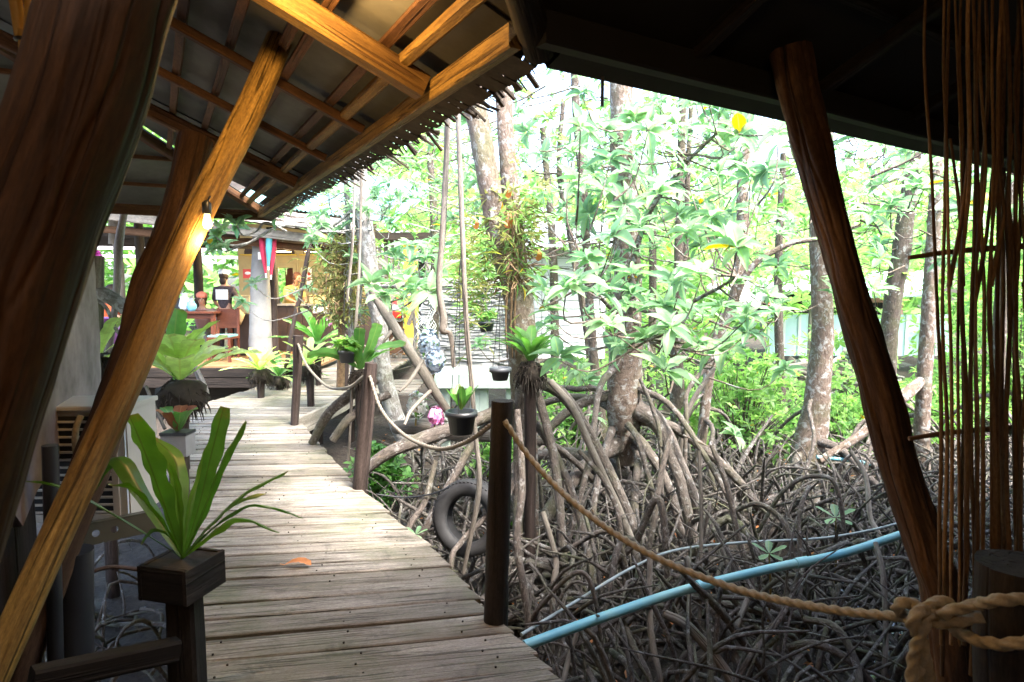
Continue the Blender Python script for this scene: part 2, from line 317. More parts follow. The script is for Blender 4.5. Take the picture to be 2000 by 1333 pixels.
M = dict(
    plank=wood('weathered_plank', (.155, .132, .110), (.42, .38, .33), 26, .7, (.12, .10, .075), 1., .25, .75),
    deck_dark=wood('dark_joist', (.03, .022, .015), (.07, .055, .04), 14),
    beam=wood('honey_timber', (.11, .06, .015), (.40, .25, .07), 20, .6, (.06, .028, .010), 1., .12, .8),
    brown=wood('brown_timber', (.07, .032, .014), (.17, .085, .04), 12, .65, (.03, .014, .008), .7, .2, .5),
    trunk=wood('old_red_trunk', (.025, .010, .004), (.12, .05, .017), 14, .7, (.015, .008, .005), 1., .1, .6),
    pole=wood('gnarled_pole_wood', (.028, .013, .007), (.17, .09, .045), 14, .75, (.03, .014, .008), 1., .1, .6),
    twig=wood('dry_twig', (.07, .036, .016), (.32, .19, .09), 20, .8, None, .6, .3, .3),
    grey=wood('grey_driftwood', (.14, .12, .10), (.34, .31, .27), 12, .85, (.06, .05, .04), .8, .2, .5),
    post=wood('dark_purple_post', (.022, .015, .012), (.085, .062, .055), 14, .8, (.02, .014, .012), .8, .25, .5),
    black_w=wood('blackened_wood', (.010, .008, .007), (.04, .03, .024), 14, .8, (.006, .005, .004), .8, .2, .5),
    table=wood('red_brown_furniture', (.10, .03, .018), (.16, .055, .03), 16, .4, None, .2, .1, .1),
    bark=bark('lichen_bark', (.07, .045, .032), (.25, .19, .15), (.42, .42, .40), .5, 16, 1.),
    bark2=bark('dark_bark', (.03, .022, .018), (.13, .10, .08), (.30, .31, .30), .3, 16, 1.),
    bark3=bark('pale_bark', (.13, .12, .11), (.36, .34, .32), (.50, .51, .50), .6, 16, 1.),
    root=bark('prop_root_bark', (.035, .028, .024), (.175, .145, .125), (.30, .29, .28), .35, 20.),
    root2=bark('tangled_root_bark', (.025, .021, .019), (.15, .130, .118), (.28, .27, .26), .35, 26.),
    leaf=leafm('mangrove_leaf', (.14, .26, .15), (.30, .46, .25), .015, .5),
    leaf_far=leafm('thicket_leaf', (.13, .27, .09), (.32, .50, .16), .015, .55, .5),
    leaf_lime=leafm('lime_fern_leaf', (.42, .60, .14), (.62, .74, .32), 0, .5, .45, (.45, .5, .15)),
    leaf_fern=leafm('dark_fern_leaf', (.05, .13, .02), (.09, .20, .035), 0, .35, .35, (.05, .06, .015)),
    leaf_fern2=leafm('green_fern_leaf', (.06, .16, .04), (.13, .30, .07), 0, .35, .45, (.2, .3, .08)),
    leaf_y=leafm('yellow_wispy_leaf', (.17, .19, .06), (.34, .34, .14), 0, .4, .6, (.4, .4, .15)),
    leaf_brown=leafm('brown_leaf', (.16, .06, .03), (.30, .13, .06), 0, .2, .6, (.3, .15, .08)),
    orange=leafm('dry_orange_leaf', (.45, .16, .05), (.55, .24, .09), 0, .2, .6, (.4, .15, .06)),
    moss=plain('dry_epiphyte_roots', (.20, .13, .07), .95, .6, 30, 0, .5),
    rope=plain('coir_rope', (.28, .225, .14), .9, .35, 60, 0, .4),
    rope_g=plain('weathered_rope', (.20, .175, .14), .9, .35, 60, 0, .4),
    black=plain('black_plastic', (.02, .022, .026), .4, .3),
    pot_g=plain('charcoal_pot', (.06, .068, .078), .5, .2),
    tyre=plain('worn_tyre_rubber', (.028, .028, .03), .75, .3, 20, 0, .2),
    pipe=plain('blue_water_pipe', (.12, .45, .62), .35, .25, 1.3, 0, 0, (.30, .50, .45)),
    pipe_w=plain('pale_hose', (.26, .31, .33), .5, .3),
    ac=plain('ac_enamel', (.42, .40, .36), .4, .1), ac_s=plain('ac_side_enamel', (.40, .46, .52), .4, .12),
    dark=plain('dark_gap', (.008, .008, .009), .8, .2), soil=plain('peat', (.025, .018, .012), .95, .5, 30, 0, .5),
    steel=plain('olive_bracket', (.06, .055, .035), .5, .2),
    plaster=plain('mottled_plaster', (.15, .115, .105), .85, .5, 3, 0, .3, (.27, .225, .215)),
    sheet=plain('stained_cement_sheet', (.075, .075, .065), .8, .4, 1.3, 0, .1, (.16, .16, .14)),
    sheet_d=plain('painted_shade_sheet', (.010, .009, .008), .9, .4, 2),  # near-black albedo puts the unlit right roof's shade into the colour
    thatch=plain('dry_palm_thatch', (.055, .042, .03), .95, .5, 14, 0, .3),
    shingle=plain('pale_shingle', (.38, .37, .36), .85, .35, 4, 0, .3), white=plain('white_painted_board', (.82, .82, .83), .6, .06, 3),
    tile=plain('pale_roof_tile', (.22, .15, .11), .8, .4, 5, 0, .3, (.48, .44, .40)), tarp=plain('turquoise_sheet', (.16, .40, .40), .5, .15, 2),
    blue=plain('pale_blue_wall', (.50, .70, .76), .6, .1, 2), pink=plain('pink_wall', (.68, .36, .34), .7, .1), roof_w=plain('white_sheet_roof', (.70, .74, .76), .5, .12, 3),
    cream=plain('cream_wall', (.44, .36, .19), .7, .12), yellow=plain('mustard_door', (.60, .42, .05), .6, .1), conc=plain('whitewashed_concrete', (.20, .20, .19), .85, .3, 5, 0, .3),
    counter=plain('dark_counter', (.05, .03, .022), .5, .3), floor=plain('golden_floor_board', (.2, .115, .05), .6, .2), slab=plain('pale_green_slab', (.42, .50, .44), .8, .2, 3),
    red=plain('red_enamel', (.62, .03, .02), .35, .1), redcloth=plain('crimson_cloth', (.42, .02, .06), .8, .2), teal=plain('teal_cloth', (.06, .25, .30), .8, .2),
    paper=plain('white_paper', (.82, .82, .80), .7, .03), skin=plain('skin', (.42, .23, .15), .6, .1), hair=plain('dark_hair', (.03, .016, .01), .7, .2), hair_b=plain('brown_hair', (.10, .04, .02), .7, .2),
    blackcloth=plain('black_floral_cloth', (.015, .015, .018), .8, .5, 25, 0, 0, (.07, .05, .06)), yellowcloth=plain('yellow_cloth', (.66, .44, .12), .8, .15), orangecloth=plain('rust_orange_cloth', (.50, .10, .03), .8, .25),
    salmon=plain('salmon_cloth', (.75, .22, .14), .8, .15), mauve=plain('mauve_cloth', (.34, .20, .20), .8, .15), greyc=plain('grey_cloth', (.2, .2, .2), .8, .2),
    bag=plain('tan_cloth', (.50, .36, .20), .9, .2), violet=plain('violet_plastic', (.30, .08, .30), .5, .15), magenta=plain('magenta_petal', (.75, .05, .45), .6, .15),
    hyd=plain('blue_petal', (.35, .58, .85), .7, .3, 9, 0, 0, (.80, .82, .90)), orchid=plain('pink_petal', (.85, .42, .68), .6, .2), petal=plain('white_petal', (.82, .82, .80), .6, .06),
    plasticb=plain('blue_bag_film', (.20, .55, .75), .3, .2), plasticw=plain('white_bag_film', (.70, .74, .74), .3, .1),
    net=plain('pale_net', (.60, .62, .60), .7, .1), brass=plain('varnished_bamboo', (.55, .34, .10), .22, .2), lampin=emis('lamp_glow', (1, .62, .22), 6.), bulb=emis('bulb_glow', (1, .60, .20), 1.4),
    cushion=plain('teal_cushion', (.14, .32, .32), .8, .2), flowerpot=plain('grey_trough', (.20, .20, .20), .8, .2),
)
def wet_mud():
    m, t, p = newmat('wet_mud'); tc = nd(t, 'ShaderNodeTexCoord'); f = noise(t, tc.outputs['Object'], 1.3, 8, .65); f2 = noise(t, tc.outputs['Object'], 22., 6, .7)
    c = ramp(t, f2, [(.3, (.016, .012, .009)), (.7, (.070, .052, .038))]); t.links.new(c, p.inputs['Base Color'])
    r = ramp(t, f, [(.34, (.3,) * 3), (.44, (.9,) * 3)]); t.links.new(r, p.inputs['Roughness']); bumpn(t, p, f2, 1., .05); return m
M['mud'] = wet_mud()
def dirty(m):
    t = m.node_tree; p = t.nodes['Principled BSDF']; src = p.inputs['Base Color'].links[0].from_socket; tc = nd(t, 'ShaderNodeTexCoord')
    f = noise(t, tc.outputs['Object'], 1.7, 7, .62, .5); k = ramp(t, f, [(.48, (0, 0, 0)), (.66, (.6,) * 3)]); c = mix(t, k, src, (.10, .11, .06))
    f = noise(t, tc.outputs['Object'], 5.3, 7, .7, .8); k = ramp(t, f, [(.30, (.45,) * 3), (.46, (1,) * 3)]); c = mix(t, .8, c, k, 'MULTIPLY')
    t.links.new(c, p.inputs['Base Color'])
dirty(M['plank'])
def water():
    m, t, p = newmat('dark_tidal_water'); p.inputs['Base Color'].default_value = (.012, .011, .008, 1); p.inputs['Roughness'].default_value = .06
    tc = nd(t, 'ShaderNodeTexCoord'); f = noise(t, tc.outputs['Object'], 5., 3); bumpn(t, p, f, .12, .02); return m
M['water'] = water()

# ------------------------------------------------------------------ SETTING: mud, water, boardwalk
GZ = -.95
def ground_z(x, y):
    return (GZ + .07 * np.sin(x * 1.7 + y * .6) * np.sin(y * 1.3 - x * .4) + .04 * np.sin(x * 4.1 + 1) * np.sin(y * 3.7) + .02 * np.sin(x * 9) * np.sin(y * 11)
            + np.clip((y - 9) * .05, 0, .5) * (x > -30))
def mk_ground():
    gx = np.concatenate([np.linspace(-60, -10, 26)[:-1], np.linspace(-10, 18, 190), np.linspace(18, 70, 27)[1:]])
    gy = np.concatenate([np.linspace(-14, -1, 8)[:-1], np.linspace(-1, 20, 150), np.linspace(20, 90, 36)[1:]])
    X, Y = np.meshgrid(gx, gy, indexing='ij'); Z = ground_z(X, Y) + rng.normal(0, .006, X.shape)
    V = np.stack([X, Y, Z], -1); idx = np.arange(V.shape[0] * V.shape[1]).reshape(X.shape)
    f = np.stack([idx[:-1, :-1], idx[1:, :-1], idx[1:, 1:], idx[:-1, 1:]], -1).reshape(-1, 4)
    tag(MB().add(V.reshape(-1, 3), f).build('mud_ground', M['mud'], smooth=True), 'dark wet mangrove mud under the roots and the boardwalk', None, kind='structure')
    tag(MB().add([(-1.5, 1.2, GZ - .03), (30, 1.2, GZ - .03), (30, 10.3, GZ - .03), (-1.5, 10.3, GZ - .03)], [[0, 1, 2, 3]]).build('tidal_water', M['water']),
        'dark shallow water lying between the roots', None, kind='structure')
mk_ground()
LE = np.array([(-1.10, -1.6), (-1.10, 1.9), (-1.22, 2.32), (-1.58, 3.07), (-2.88, 5.43), (-3.97, 7.91), (-3.75, 9.81), (-3.4, 13.6)])
RE = np.array([(1.9, -1.6), (1.9, 1.6), (.32, 2.1), (.19, 2.32), (-.09, 2.82), (-.51, 3.65), (-1.21, 4.78), (-2.02, 6.38), (-2.40, 7.1), (-2.29, 8.87), (-2.12, 13.6)])
def edge(E, y): return np.interp(y, E[:, 1], E[:, 0])
walk = thing('boardwalk', 'weathered grey plank boardwalk curving left past the ferns', None, (0, 2, 0), kind='structure')
y = 1.2; i = 0; NL = []
while y < 13.3:
    w = rng.uniform(.125, .185); sl = np.interp(y, [2, 3.4, 6.5, 8], [.2, .13, .03, -.02]) + rng.normal(0, .006)
    yc = y + w / 2
    def solve(E):
        x = edge(E, yc)
        for _ in range(8): x = .5 * x + .5 * edge(E, yc + sl * (x + 1.2))
        return x
    xl = solve(LE) - rng.uniform(0, .05); xr = solve(RE) + rng.uniform(-.012, .016)
    z = -.018 + rng.normal(0, .0035); tilt = rng.normal(0, .003)
    p0 = V3(xl, yc + sl * (xl + 1.2), z + tilt); p1 = V3(xr, yc + sl * (xr + 1.2), z - tilt)
    pm = beam(MB(), p0, p1, w - rng.uniform(.013, .028), .036, (0, 0, 1), .16, 8, .02)
    ye = max(2.25, yc + sl * (xr + 1.2)); sL = (edge(LE, yc + .1) - edge(LE, yc - .1)) / .2; sR = (edge(RE, ye + .1) - edge(RE, ye - .1)) / .2
    for q in pm.V:
        fx = np.clip((q[:, 0] - xl) / (xr - xl), 0, 1); dy = q[:, 1] - (yc + sl * (q[:, 0] + 1.2)); q[:, 0] += dy * ((1 - fx) ** 3 * sL + fx ** 3 * np.clip(sR, -.9, .9))
    pm.build('plank', M['plank'], walk, loc=(0, 2, 0))
    for xx in (xl + .13, (xl + xr) / 2 + rng.normal(0, .02), xr - .17):
        for q in (-.25, .25):
            if y < 7: NL.append((xx + rng.normal(0, .006), yc + q * w + sl * (xx + 1.2) + rng.normal(0, .004)))
    y += w
mb = MB()
for nx0, ny0 in NL: lathe(mb, [(.0045, -.004), (.0045, .0022), (.0005, .003)], (nx0, ny0, 0), 6)
mb.build('nail_heads', M['deck_dark'], walk, loc=(0, 2, 0))['kind'] = 'stuff'
for E, off in ((LE, .12), (RE, -.16)):
    for k in range(1, len(E) - 1):
        a, b = E[k], E[k + 1]
        if a[0] == 1.9 or b[0] == .32: continue
        beam(MB(), V3(a[0] + off, a[1], -.095), V3(b[0] + off, b[1], -.095), .06, .11, n=4, wob=.04).build('joist', M['deck_dark'], walk, loc=(0, 2, 0))
for yy in (2.9, 4.3, 5.9, 7.6, 9.6, 11.6):
    for E, off in ((LE, .15), (RE, -.2)):
        x = edge(E, yy) + off; tube(MB(), [(x, yy, GZ - .3), (x + .02, yy, -.5), (x, yy, -.15)], [.06, .055, .05], 10, 8, .08).build('pile', M['post'], walk, True, loc=(0, 2, 0))
# skirting beam of the far leg, seen below its edge
beam(MB(), atz(580, 838, -.05), atz(690, 778, -.05), .05, .2, n=4, wob=.05).build('edge_board', M['grey'], walk, loc=(0, 2, 0))

# ------------------------------------------------------------------ PAVILION ROOF OVERHEAD
A = atz(1060, 75, 2.3); B = atz(530, 415, 2.3); U = unit(B - A); N_ = V3(-U[1], U[0], 0); LB = float(np.linalg.norm(B - A)); SL = .43; RD = 2.5
W_ = unit(V3(.842, .539, 0)); Mm = V3(W_[1], -W_[0], 0)
pn = unit(np.cross(U, N_ + V3(0, 0, SL))); pn = pn if pn[2] > 0 else -pn
def S1(u, n, off=0.): return A + U * u + N_ * n + V3(0, 0, SL * n) - pn * off
pn2 = unit(np.cross(W_, Mm + V3(0, 0, SL))); pn2 = pn2 if pn2[2] > 0 else -pn2
def S2(w, m, off=0.): return A + W_ * w + Mm * m + V3(0, 0, SL * m) - pn2 * off
def on1(px, py, off=0.):
    r = ray(px, py); q = (S1(0, 0, off) - O).dot(pn) / r.dot(pn); p = O + r * q - A; return float(p.dot(U)), float(p.dot(N_))
pav = thing('thatched_pavilion', 'low open timber pavilion with thatched eaves and leaning posts framing the view', 'pavilion', (0, 1.5, 0))
PL = (0, 1.5, 0)
def ppart(mb, name, mat, smooth=False, label=None):
    o = mb.build(name, mat, pav, smooth, loc=PL)
    if label: o['label'] = label
    return o
# cement sheets of the left slope, ridge strip by strip
us = np.arange(-2.4, LB + .1, .82)
for a_, b_ in zip(us[:-1], us[1:]):
    b_ = min(b_, LB)
    for (n0, n1) in ((0, 1.28), (1.22, RD)):
        def lo(u): return max(n0, -u)
        def hi(u): return min(n1, LB - u)
        uu = sorted({a_, b_, *[q for q in (-n0, -n1, LB - n0, LB - n1) if a_ < q < b_]})
        top = [(u, hi(u)) for u in uu if hi(u) >= lo(u) - 1e-6]; bot = [(u, lo(u)) for u in uu if hi(u) >= lo(u) - 1e-6]
        ring = bot + [q for q in top[::-1] if q not in bot]
        if len(ring) < 3: continue
        d = .012 * (int(round(a_ / .82)) % 2) + (.02 if n0 else 0)
        ring = [(u + (.06 if abs(u - b_) < 1e-6 and b_ < LB - 1 else 0), n) for u, n in ring]
        ppart(poly(MB(), [S1(u, n, -.012 - d) for u, n in ring], -.007, pn), 'roof_sheet', M['sheet'])
# hip end, far slope, right slope
def HP(u): return A + U * (LB - RD) + N_ * RD + V3(0, 0, SL * RD)
Hp = HP(0); Cc = B + N_ * RD * 2
ppart(poly(MB(), [B + V3(0, 0, .01), Cc + V3(0, 0, .01), Hp + V3(0, 0, .01)], .008, V3(0, 0, 1)), 'roof_sheet', M['sheet'])
Rb = A + N_ * RD + Mm * RD + V3(0, 0, SL * RD)
ppart(poly(MB(), [Hp + V3(0, 0, .012), Cc + V3(0, 0, .012), A + N_ * 2 * RD - U * 4, Rb - U * 1.5], .008, V3(0, 0, 1)), 'roof_sheet', M['sheet'])
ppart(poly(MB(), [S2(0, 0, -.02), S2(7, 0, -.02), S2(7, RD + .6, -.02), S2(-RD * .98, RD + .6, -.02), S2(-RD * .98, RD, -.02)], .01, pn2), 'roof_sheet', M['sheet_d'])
# battens parallel to the eave (thin, under the sheets)
def clipu(n): return -n + .02, LB - n - .02
for px, py in ((860, 60), (740, 105), (560, 150), (425, 180), (350, 130), (600, 10)):
    n0 = on1(px, py, .02)[1]
    if n0 < .1 or n0 > RD: continue
    a_, b_ = clipu(n0)
    ppart(beam(MB(), S1(a_, n0, .022), S1(b_, n0, .022), .042, .03, pn, .1, 10, .05), 'batten', M['brown'])
n0 = .24; ppart(beam(MB(), S1(-.1, n0, .045), S1(LB - .25, n0, .045), .05, .05, pn, .2, 12, .08), 'batten', M['beam'])
# rafters up the slope
for (px, py), w, h, mt in (((835, 195), .088, .09, 'beam'), ((705, 275), .045, .045, 'brown'), ((640, 330), .045, .045, 'brown'), ((585, 370), .09, .09, 'brown')):
    u0, q = on1(px, py, .12)
    n1 = min(RD, LB - u0) - .02
    ppart(beam(MB(), S1(u0, .14, .045 + h / 2), S1(u0, n1, .045 + h / 2), w, h, pn, .12, 14, .035), 'rafter', M[mt])
# hip rafter and end battens
ppart(beam(MB(), B - V3(0, 0, .06), Hp - V3(0, 0, .06), .07, .08, (0, 0, 1), .15, 14, .08), 'hip_rafter', M['brown'])
for k in np.linspace(.42, 2.1, 5):
    ppart(beam(MB(), B + N_ * (k + .02) - U * k + V3(0, 0, SL * k - .035), B + N_ * (2 * RD - k) - U * k + V3(0, 0, SL * k - .035), .04, .035, (0, 0, 1), .15, 6, .04), 'batten', M['brown'])
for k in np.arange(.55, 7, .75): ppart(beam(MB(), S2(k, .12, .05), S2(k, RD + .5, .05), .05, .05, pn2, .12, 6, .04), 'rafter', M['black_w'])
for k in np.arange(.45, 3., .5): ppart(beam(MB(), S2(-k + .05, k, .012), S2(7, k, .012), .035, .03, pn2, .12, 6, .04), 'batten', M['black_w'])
# eave beams
ppart(beam(MB(), S1(-.06, .10, .085), S1(LB - .1, .10, .085), .05, .078, (0, 0, 1), .12, 30, .03), 'eave_beam', M['beam'])
ppart(beam(MB(), B + N_ * .03 - U * .06 - V3(0, 0, .05), Cc - U * .06 - V3(0, 0, .05), .06, .1, (0, 0, 1), .12, 12, .03), 'eave_beam', M['brown'])
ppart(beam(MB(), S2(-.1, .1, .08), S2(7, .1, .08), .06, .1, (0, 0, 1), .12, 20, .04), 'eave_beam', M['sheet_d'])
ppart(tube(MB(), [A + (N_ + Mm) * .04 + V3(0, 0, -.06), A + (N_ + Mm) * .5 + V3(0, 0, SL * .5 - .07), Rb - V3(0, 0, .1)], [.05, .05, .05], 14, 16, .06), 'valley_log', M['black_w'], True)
# dark thatch layer along the eaves with ragged tips
mb = MB()
for (f, L, dn) in ((lambda u, n, o: S1(u, n, o), LB, 1), (lambda u, n, o: S2(u, n, o), 7., 1)):
    nseg = int(L / .05); us_ = np.linspace(0, L, nseg)
    for a_, b_ in zip(us_[:-1], us_[1:]):
        z0 = rng.uniform(-.006, .006) if L < 6.99 else 0; e = rng.uniform(-.04, -.025) if L < 6.99 else -.03
        q = [f(a_, .14, -.03), f(b_, .14, -.03), f(b_, e, -.03), f(a_, e, -.03), f(a_, .07, .11), f(b_, .07, .11), f(b_, e + .012, .10 + z0), f(a_, e + .012, .10 + z0)]
        mb.add(q, [[0, 1, 2, 3], [3, 2, 6, 7], [7, 6, 5, 4]], None, 0 if L < 6.99 else 1)
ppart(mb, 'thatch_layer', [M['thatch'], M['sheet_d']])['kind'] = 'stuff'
mb = MB()
for k in range(420):
    u = rng.uniform(.02, LB); big = (u < 2.6 and rng.uniform() < .3); l = rng.uniform(.04, .12) if big else rng.uniform(.015, .075); w = rng.uniform(.010, .02) if big else rng.uniform(.003, .007)
    p = S1(u, -.03 + rng.uniform(-.01, .03), rng.uniform(-.02, .10)); d = unit(-N_ * 1 + V3(0, 0, -.55 + rng.normal(0, .3)) + U * rng.normal(.05, .35))
    beam(mb, p, p + d * l, w, w * .5, (0, 0, 1), .1)
for k in range(60):
    u = rng.uniform(0, LB * .4); p = B + N_ * u + V3(0, 0, .0); d = unit(U + V3(rng.normal(0, .3), 0, -.3 + rng.normal(0, .3))); beam(mb, p, p + d * rng.uniform(.03, .09), .006, .003)
ppart(mb, 'thatch_tips', M['thatch'])['kind'] = 'stuff'
# hanging stub on the right eave (wire)
tube(mb := MB(), [S2(.22, 0, .1), S2(.22, 0, .1) - V3(0, 0, .1)], [.006], 6); ppart(mb, 'hanging_wire', M['black'])

# leaning props and posts
def prop(pts, rad, name, mat, label=None, seg=22, n=60, bump=.07, **k):
    mb = tube(MB(), path(*pts), rad, seg, n, bump, **k); return ppart(mb, name, mat, True, label)
_a, _b = at(566, 30, 3.0), at(52, 1175, 1.78); _d = _b - _a
hp = [_a - _d * .02, _a + _d * .25 + V3(.012, 0, .006), _a + _d * .5 + V3(-.012, 0, 0), _a + _d * .75 + V3(.006, 0, 0), _b, _b + _d * .5]
ppart(tube(MB(), hp, [.054, .056, .053, .049, .044, .044], 80, 260, .04, zs=6., furrow=.13), 'leaning_post', M['beam'], True, 'honey coloured leaning post lit by the lamp')
prop([(382, 270, 3.5), (356, 385, 3.4), (332, 455, 3.33), (292, 555, 3.22), (264, 665, 3.1), (238, 745, 3.0), (190, 870, 2.85), (120, 1060, 2.7), (0, 1400, 2.5)], [.085, .08, .078, .08, .075, .075, .08, .08, .08], 'leaning_post', M['pole'], 'dark leaning post behind the honey coloured one', 22, 90, .09)
_a, _b = at(212, 0, 1.08), at(-20, 700, .95); _d = _b - _a
ppart(tube(MB(), [_a - _d * .5, _a, _a + _d * .33 + V3(.008, 0, 0), _a + _d * .66, _b, _b + _d * .6], [.092, .09, .088, .086, .088, .09], 110, 300, .028, freq=(4, 9), zs=8, furrow=.10), 'leaning_post', M['trunk'], True, 'thick dark red trunk in the left foreground')
prop([(1545, 98, 2.45), (1553, 150, 2.44), (1566, 210, 2.43), (1601, 350, 2.38), (1636, 475, 2.32), (1675, 625, 2.26), (1721, 775, 2.2), (1750, 887, 2.17), (1790, 1010, 2.12), (1815, 1092, 2.09), (1838, 1160, 2.06), (1862, 1333, 2.02), (1880, 1600, 1.98)],
     [.07, .07, .069, .064, .056, .058, .062, .06, .06, .061, .063, .065, .067], 'leaning_post', M['pole'], 'gnarled brown pole leaning on the right', 84, 260, .10, freq=(2, 5), zs=8, furrow=.16)
# lower left rail and pvc column
ppart(beam(MB(), at(60, 1330, 1.75), at(345, 1268, 2.05), .06, .07, n=8, wob=.04), 'rail', M['black_w'])
ppart(tube(MB(), [at(145, 1075, 2.75), at(148, 1333, 2.75), at(148, 1333, 2.75) - V3(0, 0, .8)], [.075], 20, 6), 'column', M['black'], True, 'black round column under the bracket')
ppart(tube(MB(), [at(98, 870, 2.6), at(100, 1333, 2.6) - V3(0, 0, .6)], [.03], 10, 6), 'column', M['black'], True)

# unseen board walls added behind the camera, closing out daylight to darken the foreground
for k in range(44):
    w_ = -3.2 + k * .25
    p = S2(w_, 2.9, 0); ppart(beam(MB(), V3(p[0], p[1], GZ + .2), V3(p[0], p[1], p[2] + .05), .245, .025, unit(Mm)), 'shade_wall_board', M['brown'])
    if k < 16: p = A + N_ * 3.3 + Mm * (k * .25 - 1.2); ppart(beam(MB(), V3(p[0], p[1], GZ + .2), V3(p[0], p[1], 3.2), .245, .025, unit(N_)), 'shade_wall_board', M['brown'])
for k in range(9): p = S2(5.2, -.0 + k * .36, 0); ppart(beam(MB(), V3(p[0], p[1], GZ + .2), V3(p[0], p[1], p[2] + .05), .355, .025, unit(W_)), 'shade_wall_board', M['brown'])
for k in range(22): yy = -1.9 + k * .14; ppart(beam(MB(), V3(-1.6, yy, -.018), V3(4.3, yy, -.018), .135, .036), 'floor_board', M['brown'])
# varnished bamboo lashed at top left
bam = thing('bamboo_cluster', 'shiny varnished bamboo poles lashed together at the top left corner', 'bamboo', at(50, 140, 1.75))
for k, (a_, b_) in enumerate((((52, 190, 1.75), (47, 60, 1.75)), ((42, 75, 1.76), (20, -60, 1.72)), ((60, 60, 1.74), (62, -60, 1.75)))):
    P = path(a_, b_); tube(MB(), P, [.016, .014], 14, 12).build('pole', M['brass'], bam, True, loc=np.array(bam['_w']))
tube(MB(), catmull(np.array([at(50, 78, 1.75) + .022 * V3(math.cos(t), math.sin(t), .12 * math.sin(t)) for t in np.linspace(0, 6.28, 8)]), 30), [.005], 6).build('lashing', M['black'], bam, True, loc=np.array(bam['_w']))

# ------------------------------------------------------------------ lamps that are lit in the place
def point(name, loc, e, c, r=.04, parent=None):
    l = bpy.data.objects.new(name, bpy.data.lights.new(name, 'POINT')); l.data.energy = e; l.data.color = c; l.data.shadow_soft_size = r; col.objects.link(l)
    if parent is not None: l.parent = parent; l.location = tuple(np.asarray(loc, float) - np.array(parent['_w']))
    else: l.location = tuple(loc)
    return l
def bare_bulb(loc, label, e, cord=.3, arm=None):
    t = thing('light_bulb', label, 'lamp', loc); L = np.array(loc, float)
    lathe(MB(), [(.001, -.02), (.011, -.017), (.017, -.004), (.014, .012), (.010, .028), (.010, .035)], L, 16).build('glass', M['bulb'], t, True, loc=L)
    lathe(MB(), [(.014, .034), (.016, .04), (.016, .075), (.006, .085)], L, 12).build('socket', M['black'], t, True, loc=L)
    if arm is None: tube(MB(), [L + V3(0, 0, .08), L + V3(.005, 0, .08 + cord)], [.003], 6, 4).build('cord', M['black'], t, True, loc=L)
    else: tube(MB(), [L + V3(0, 0, .07), L + V3(0, 0, .095) + np.array(arm) * .4, L + V3(0, 0, .08) + np.array(arm)], [.004], 6, 8).build('arm', M['black'], t, True, loc=L)
    point('lamp_light', L - V3(0, .0, .06), e, (1, .58, .20), .035, t)
bare_bulb(at(405, 437, 2.4), 'glowing warm bulb on a short arm of the honey coloured leaning post', 1.6, .35, (-.03, .14, .03))
bare_bulb((-.65, 2.0, 2.5), 'warm bulb hanging from the pavilion ridge above the walkway', 5, .12)

bare_bulb((.25, -.75, 2.3), 'warm bulb hanging inside the pavilion behind the viewpoint', 2.6, .3)
# ------------------------------------------------------------------ TWIG SCREEN (right)
ts = thing('twig_screen', 'screen of upright dry brown twigs at the right edge', 'screen', at(1900, 1333, 1.9))
tl = np.array(ts['_w'])
tops = [1885, 1915, 1960, 2000, 1795, 1842, 1846, 1868, 1893, 1905, 1918, 1930, 1944, 1952, 1966, 1975, 1990, 2004, 2018, 2045, 2075, 2110]
bots = [1878, 1904, 1943, 1990, 1836, 1846, 1856, 1872, 1884, 1899, 1908, 1922, 1934, 1949, 1958, 1972, 1984, 1996, 2012, 2040, 2070, 2110]
for k, tx in enumerate(tops):
    bx_ = bots[k]; fr = rng.uniform(.6, .95)
    D = 1.95 + rng.uniform(-.04, .04); pts = []
    for j, py in enumerate((-120, 120, 330, 560, 800, 1050, 1260)):
        x = tx + (bx_ - tx) * min(1, (j + .3) / 3.2) + rng.normal(0, 5); pts.append((x, py + 60 * (k % 2), D))
    P = path(*pts); pr = tube(MB(), P, np.array([.005, .006, .0065, .007, .008, .0085, .0085]) * fr, 8, 60, .18, zs=22.)
    if k % 3 == 0: # a fork
        q = P[3] + V3(.05 * rng.choice([-1, 1]), .02, .45); tube(pr, [P[3], P[3] * .5 + q * .5 + V3(.01, 0, 0), q], [.008, .006, .004], 6, 10, .1)
    pr.build('twig', M['twig'], ts, True, loc=tl)
for py, x0 in ((492, 1775), (845, 1775)):
    tube(MB(), path((x0, py + 12, 1.99), (1880, py - 2, 1.99), (2140, py - 20, 1.99)), [.007, .009, .01], 8, 16, .1).build('crossbar', M['twig'], ts, True, loc=tl)

# ------------------------------------------------------------------ ROPE RAIL
def rpost(pts, rad, label, mat='post', flat=True):
    b = at(*pts[0]); t = thing('rope_post', label, 'post', b, 'posts of the rope railing')
    P = path(*pts); tube(MB(), P, rad, 18, 26, .05, zs=5.).build('shaft', M[mat], t, True, loc=b); return t
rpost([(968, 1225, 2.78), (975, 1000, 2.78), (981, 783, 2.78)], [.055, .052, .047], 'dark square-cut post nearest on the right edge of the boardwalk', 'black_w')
rpost([(703, 955, 4.68), (713, 840, 4.7), (725, 709, 4.7)], [.055, .058, .046], 'purplish grey post with a fern behind its flat top')
rpost([(575, 830, 6.85), (580, 740, 6.85), (582, 656, 6.85)], [.042, .045, .055], 'slim brown post at the inner bend of the boardwalk')
rpost([(672, 770, 9.2), (676, 700, 9.2), (681, 628, 9.2)], [.05, .05, .05], 'far post with peeling pale bark beyond the bend')
rpost([(1990, 1560, 1.45), (1985, 1300, 1.45), (1988, 1100, 1.45)], [.085, .085, .082], 'black stump post at the bottom right with rope tied round it', 'black_w')
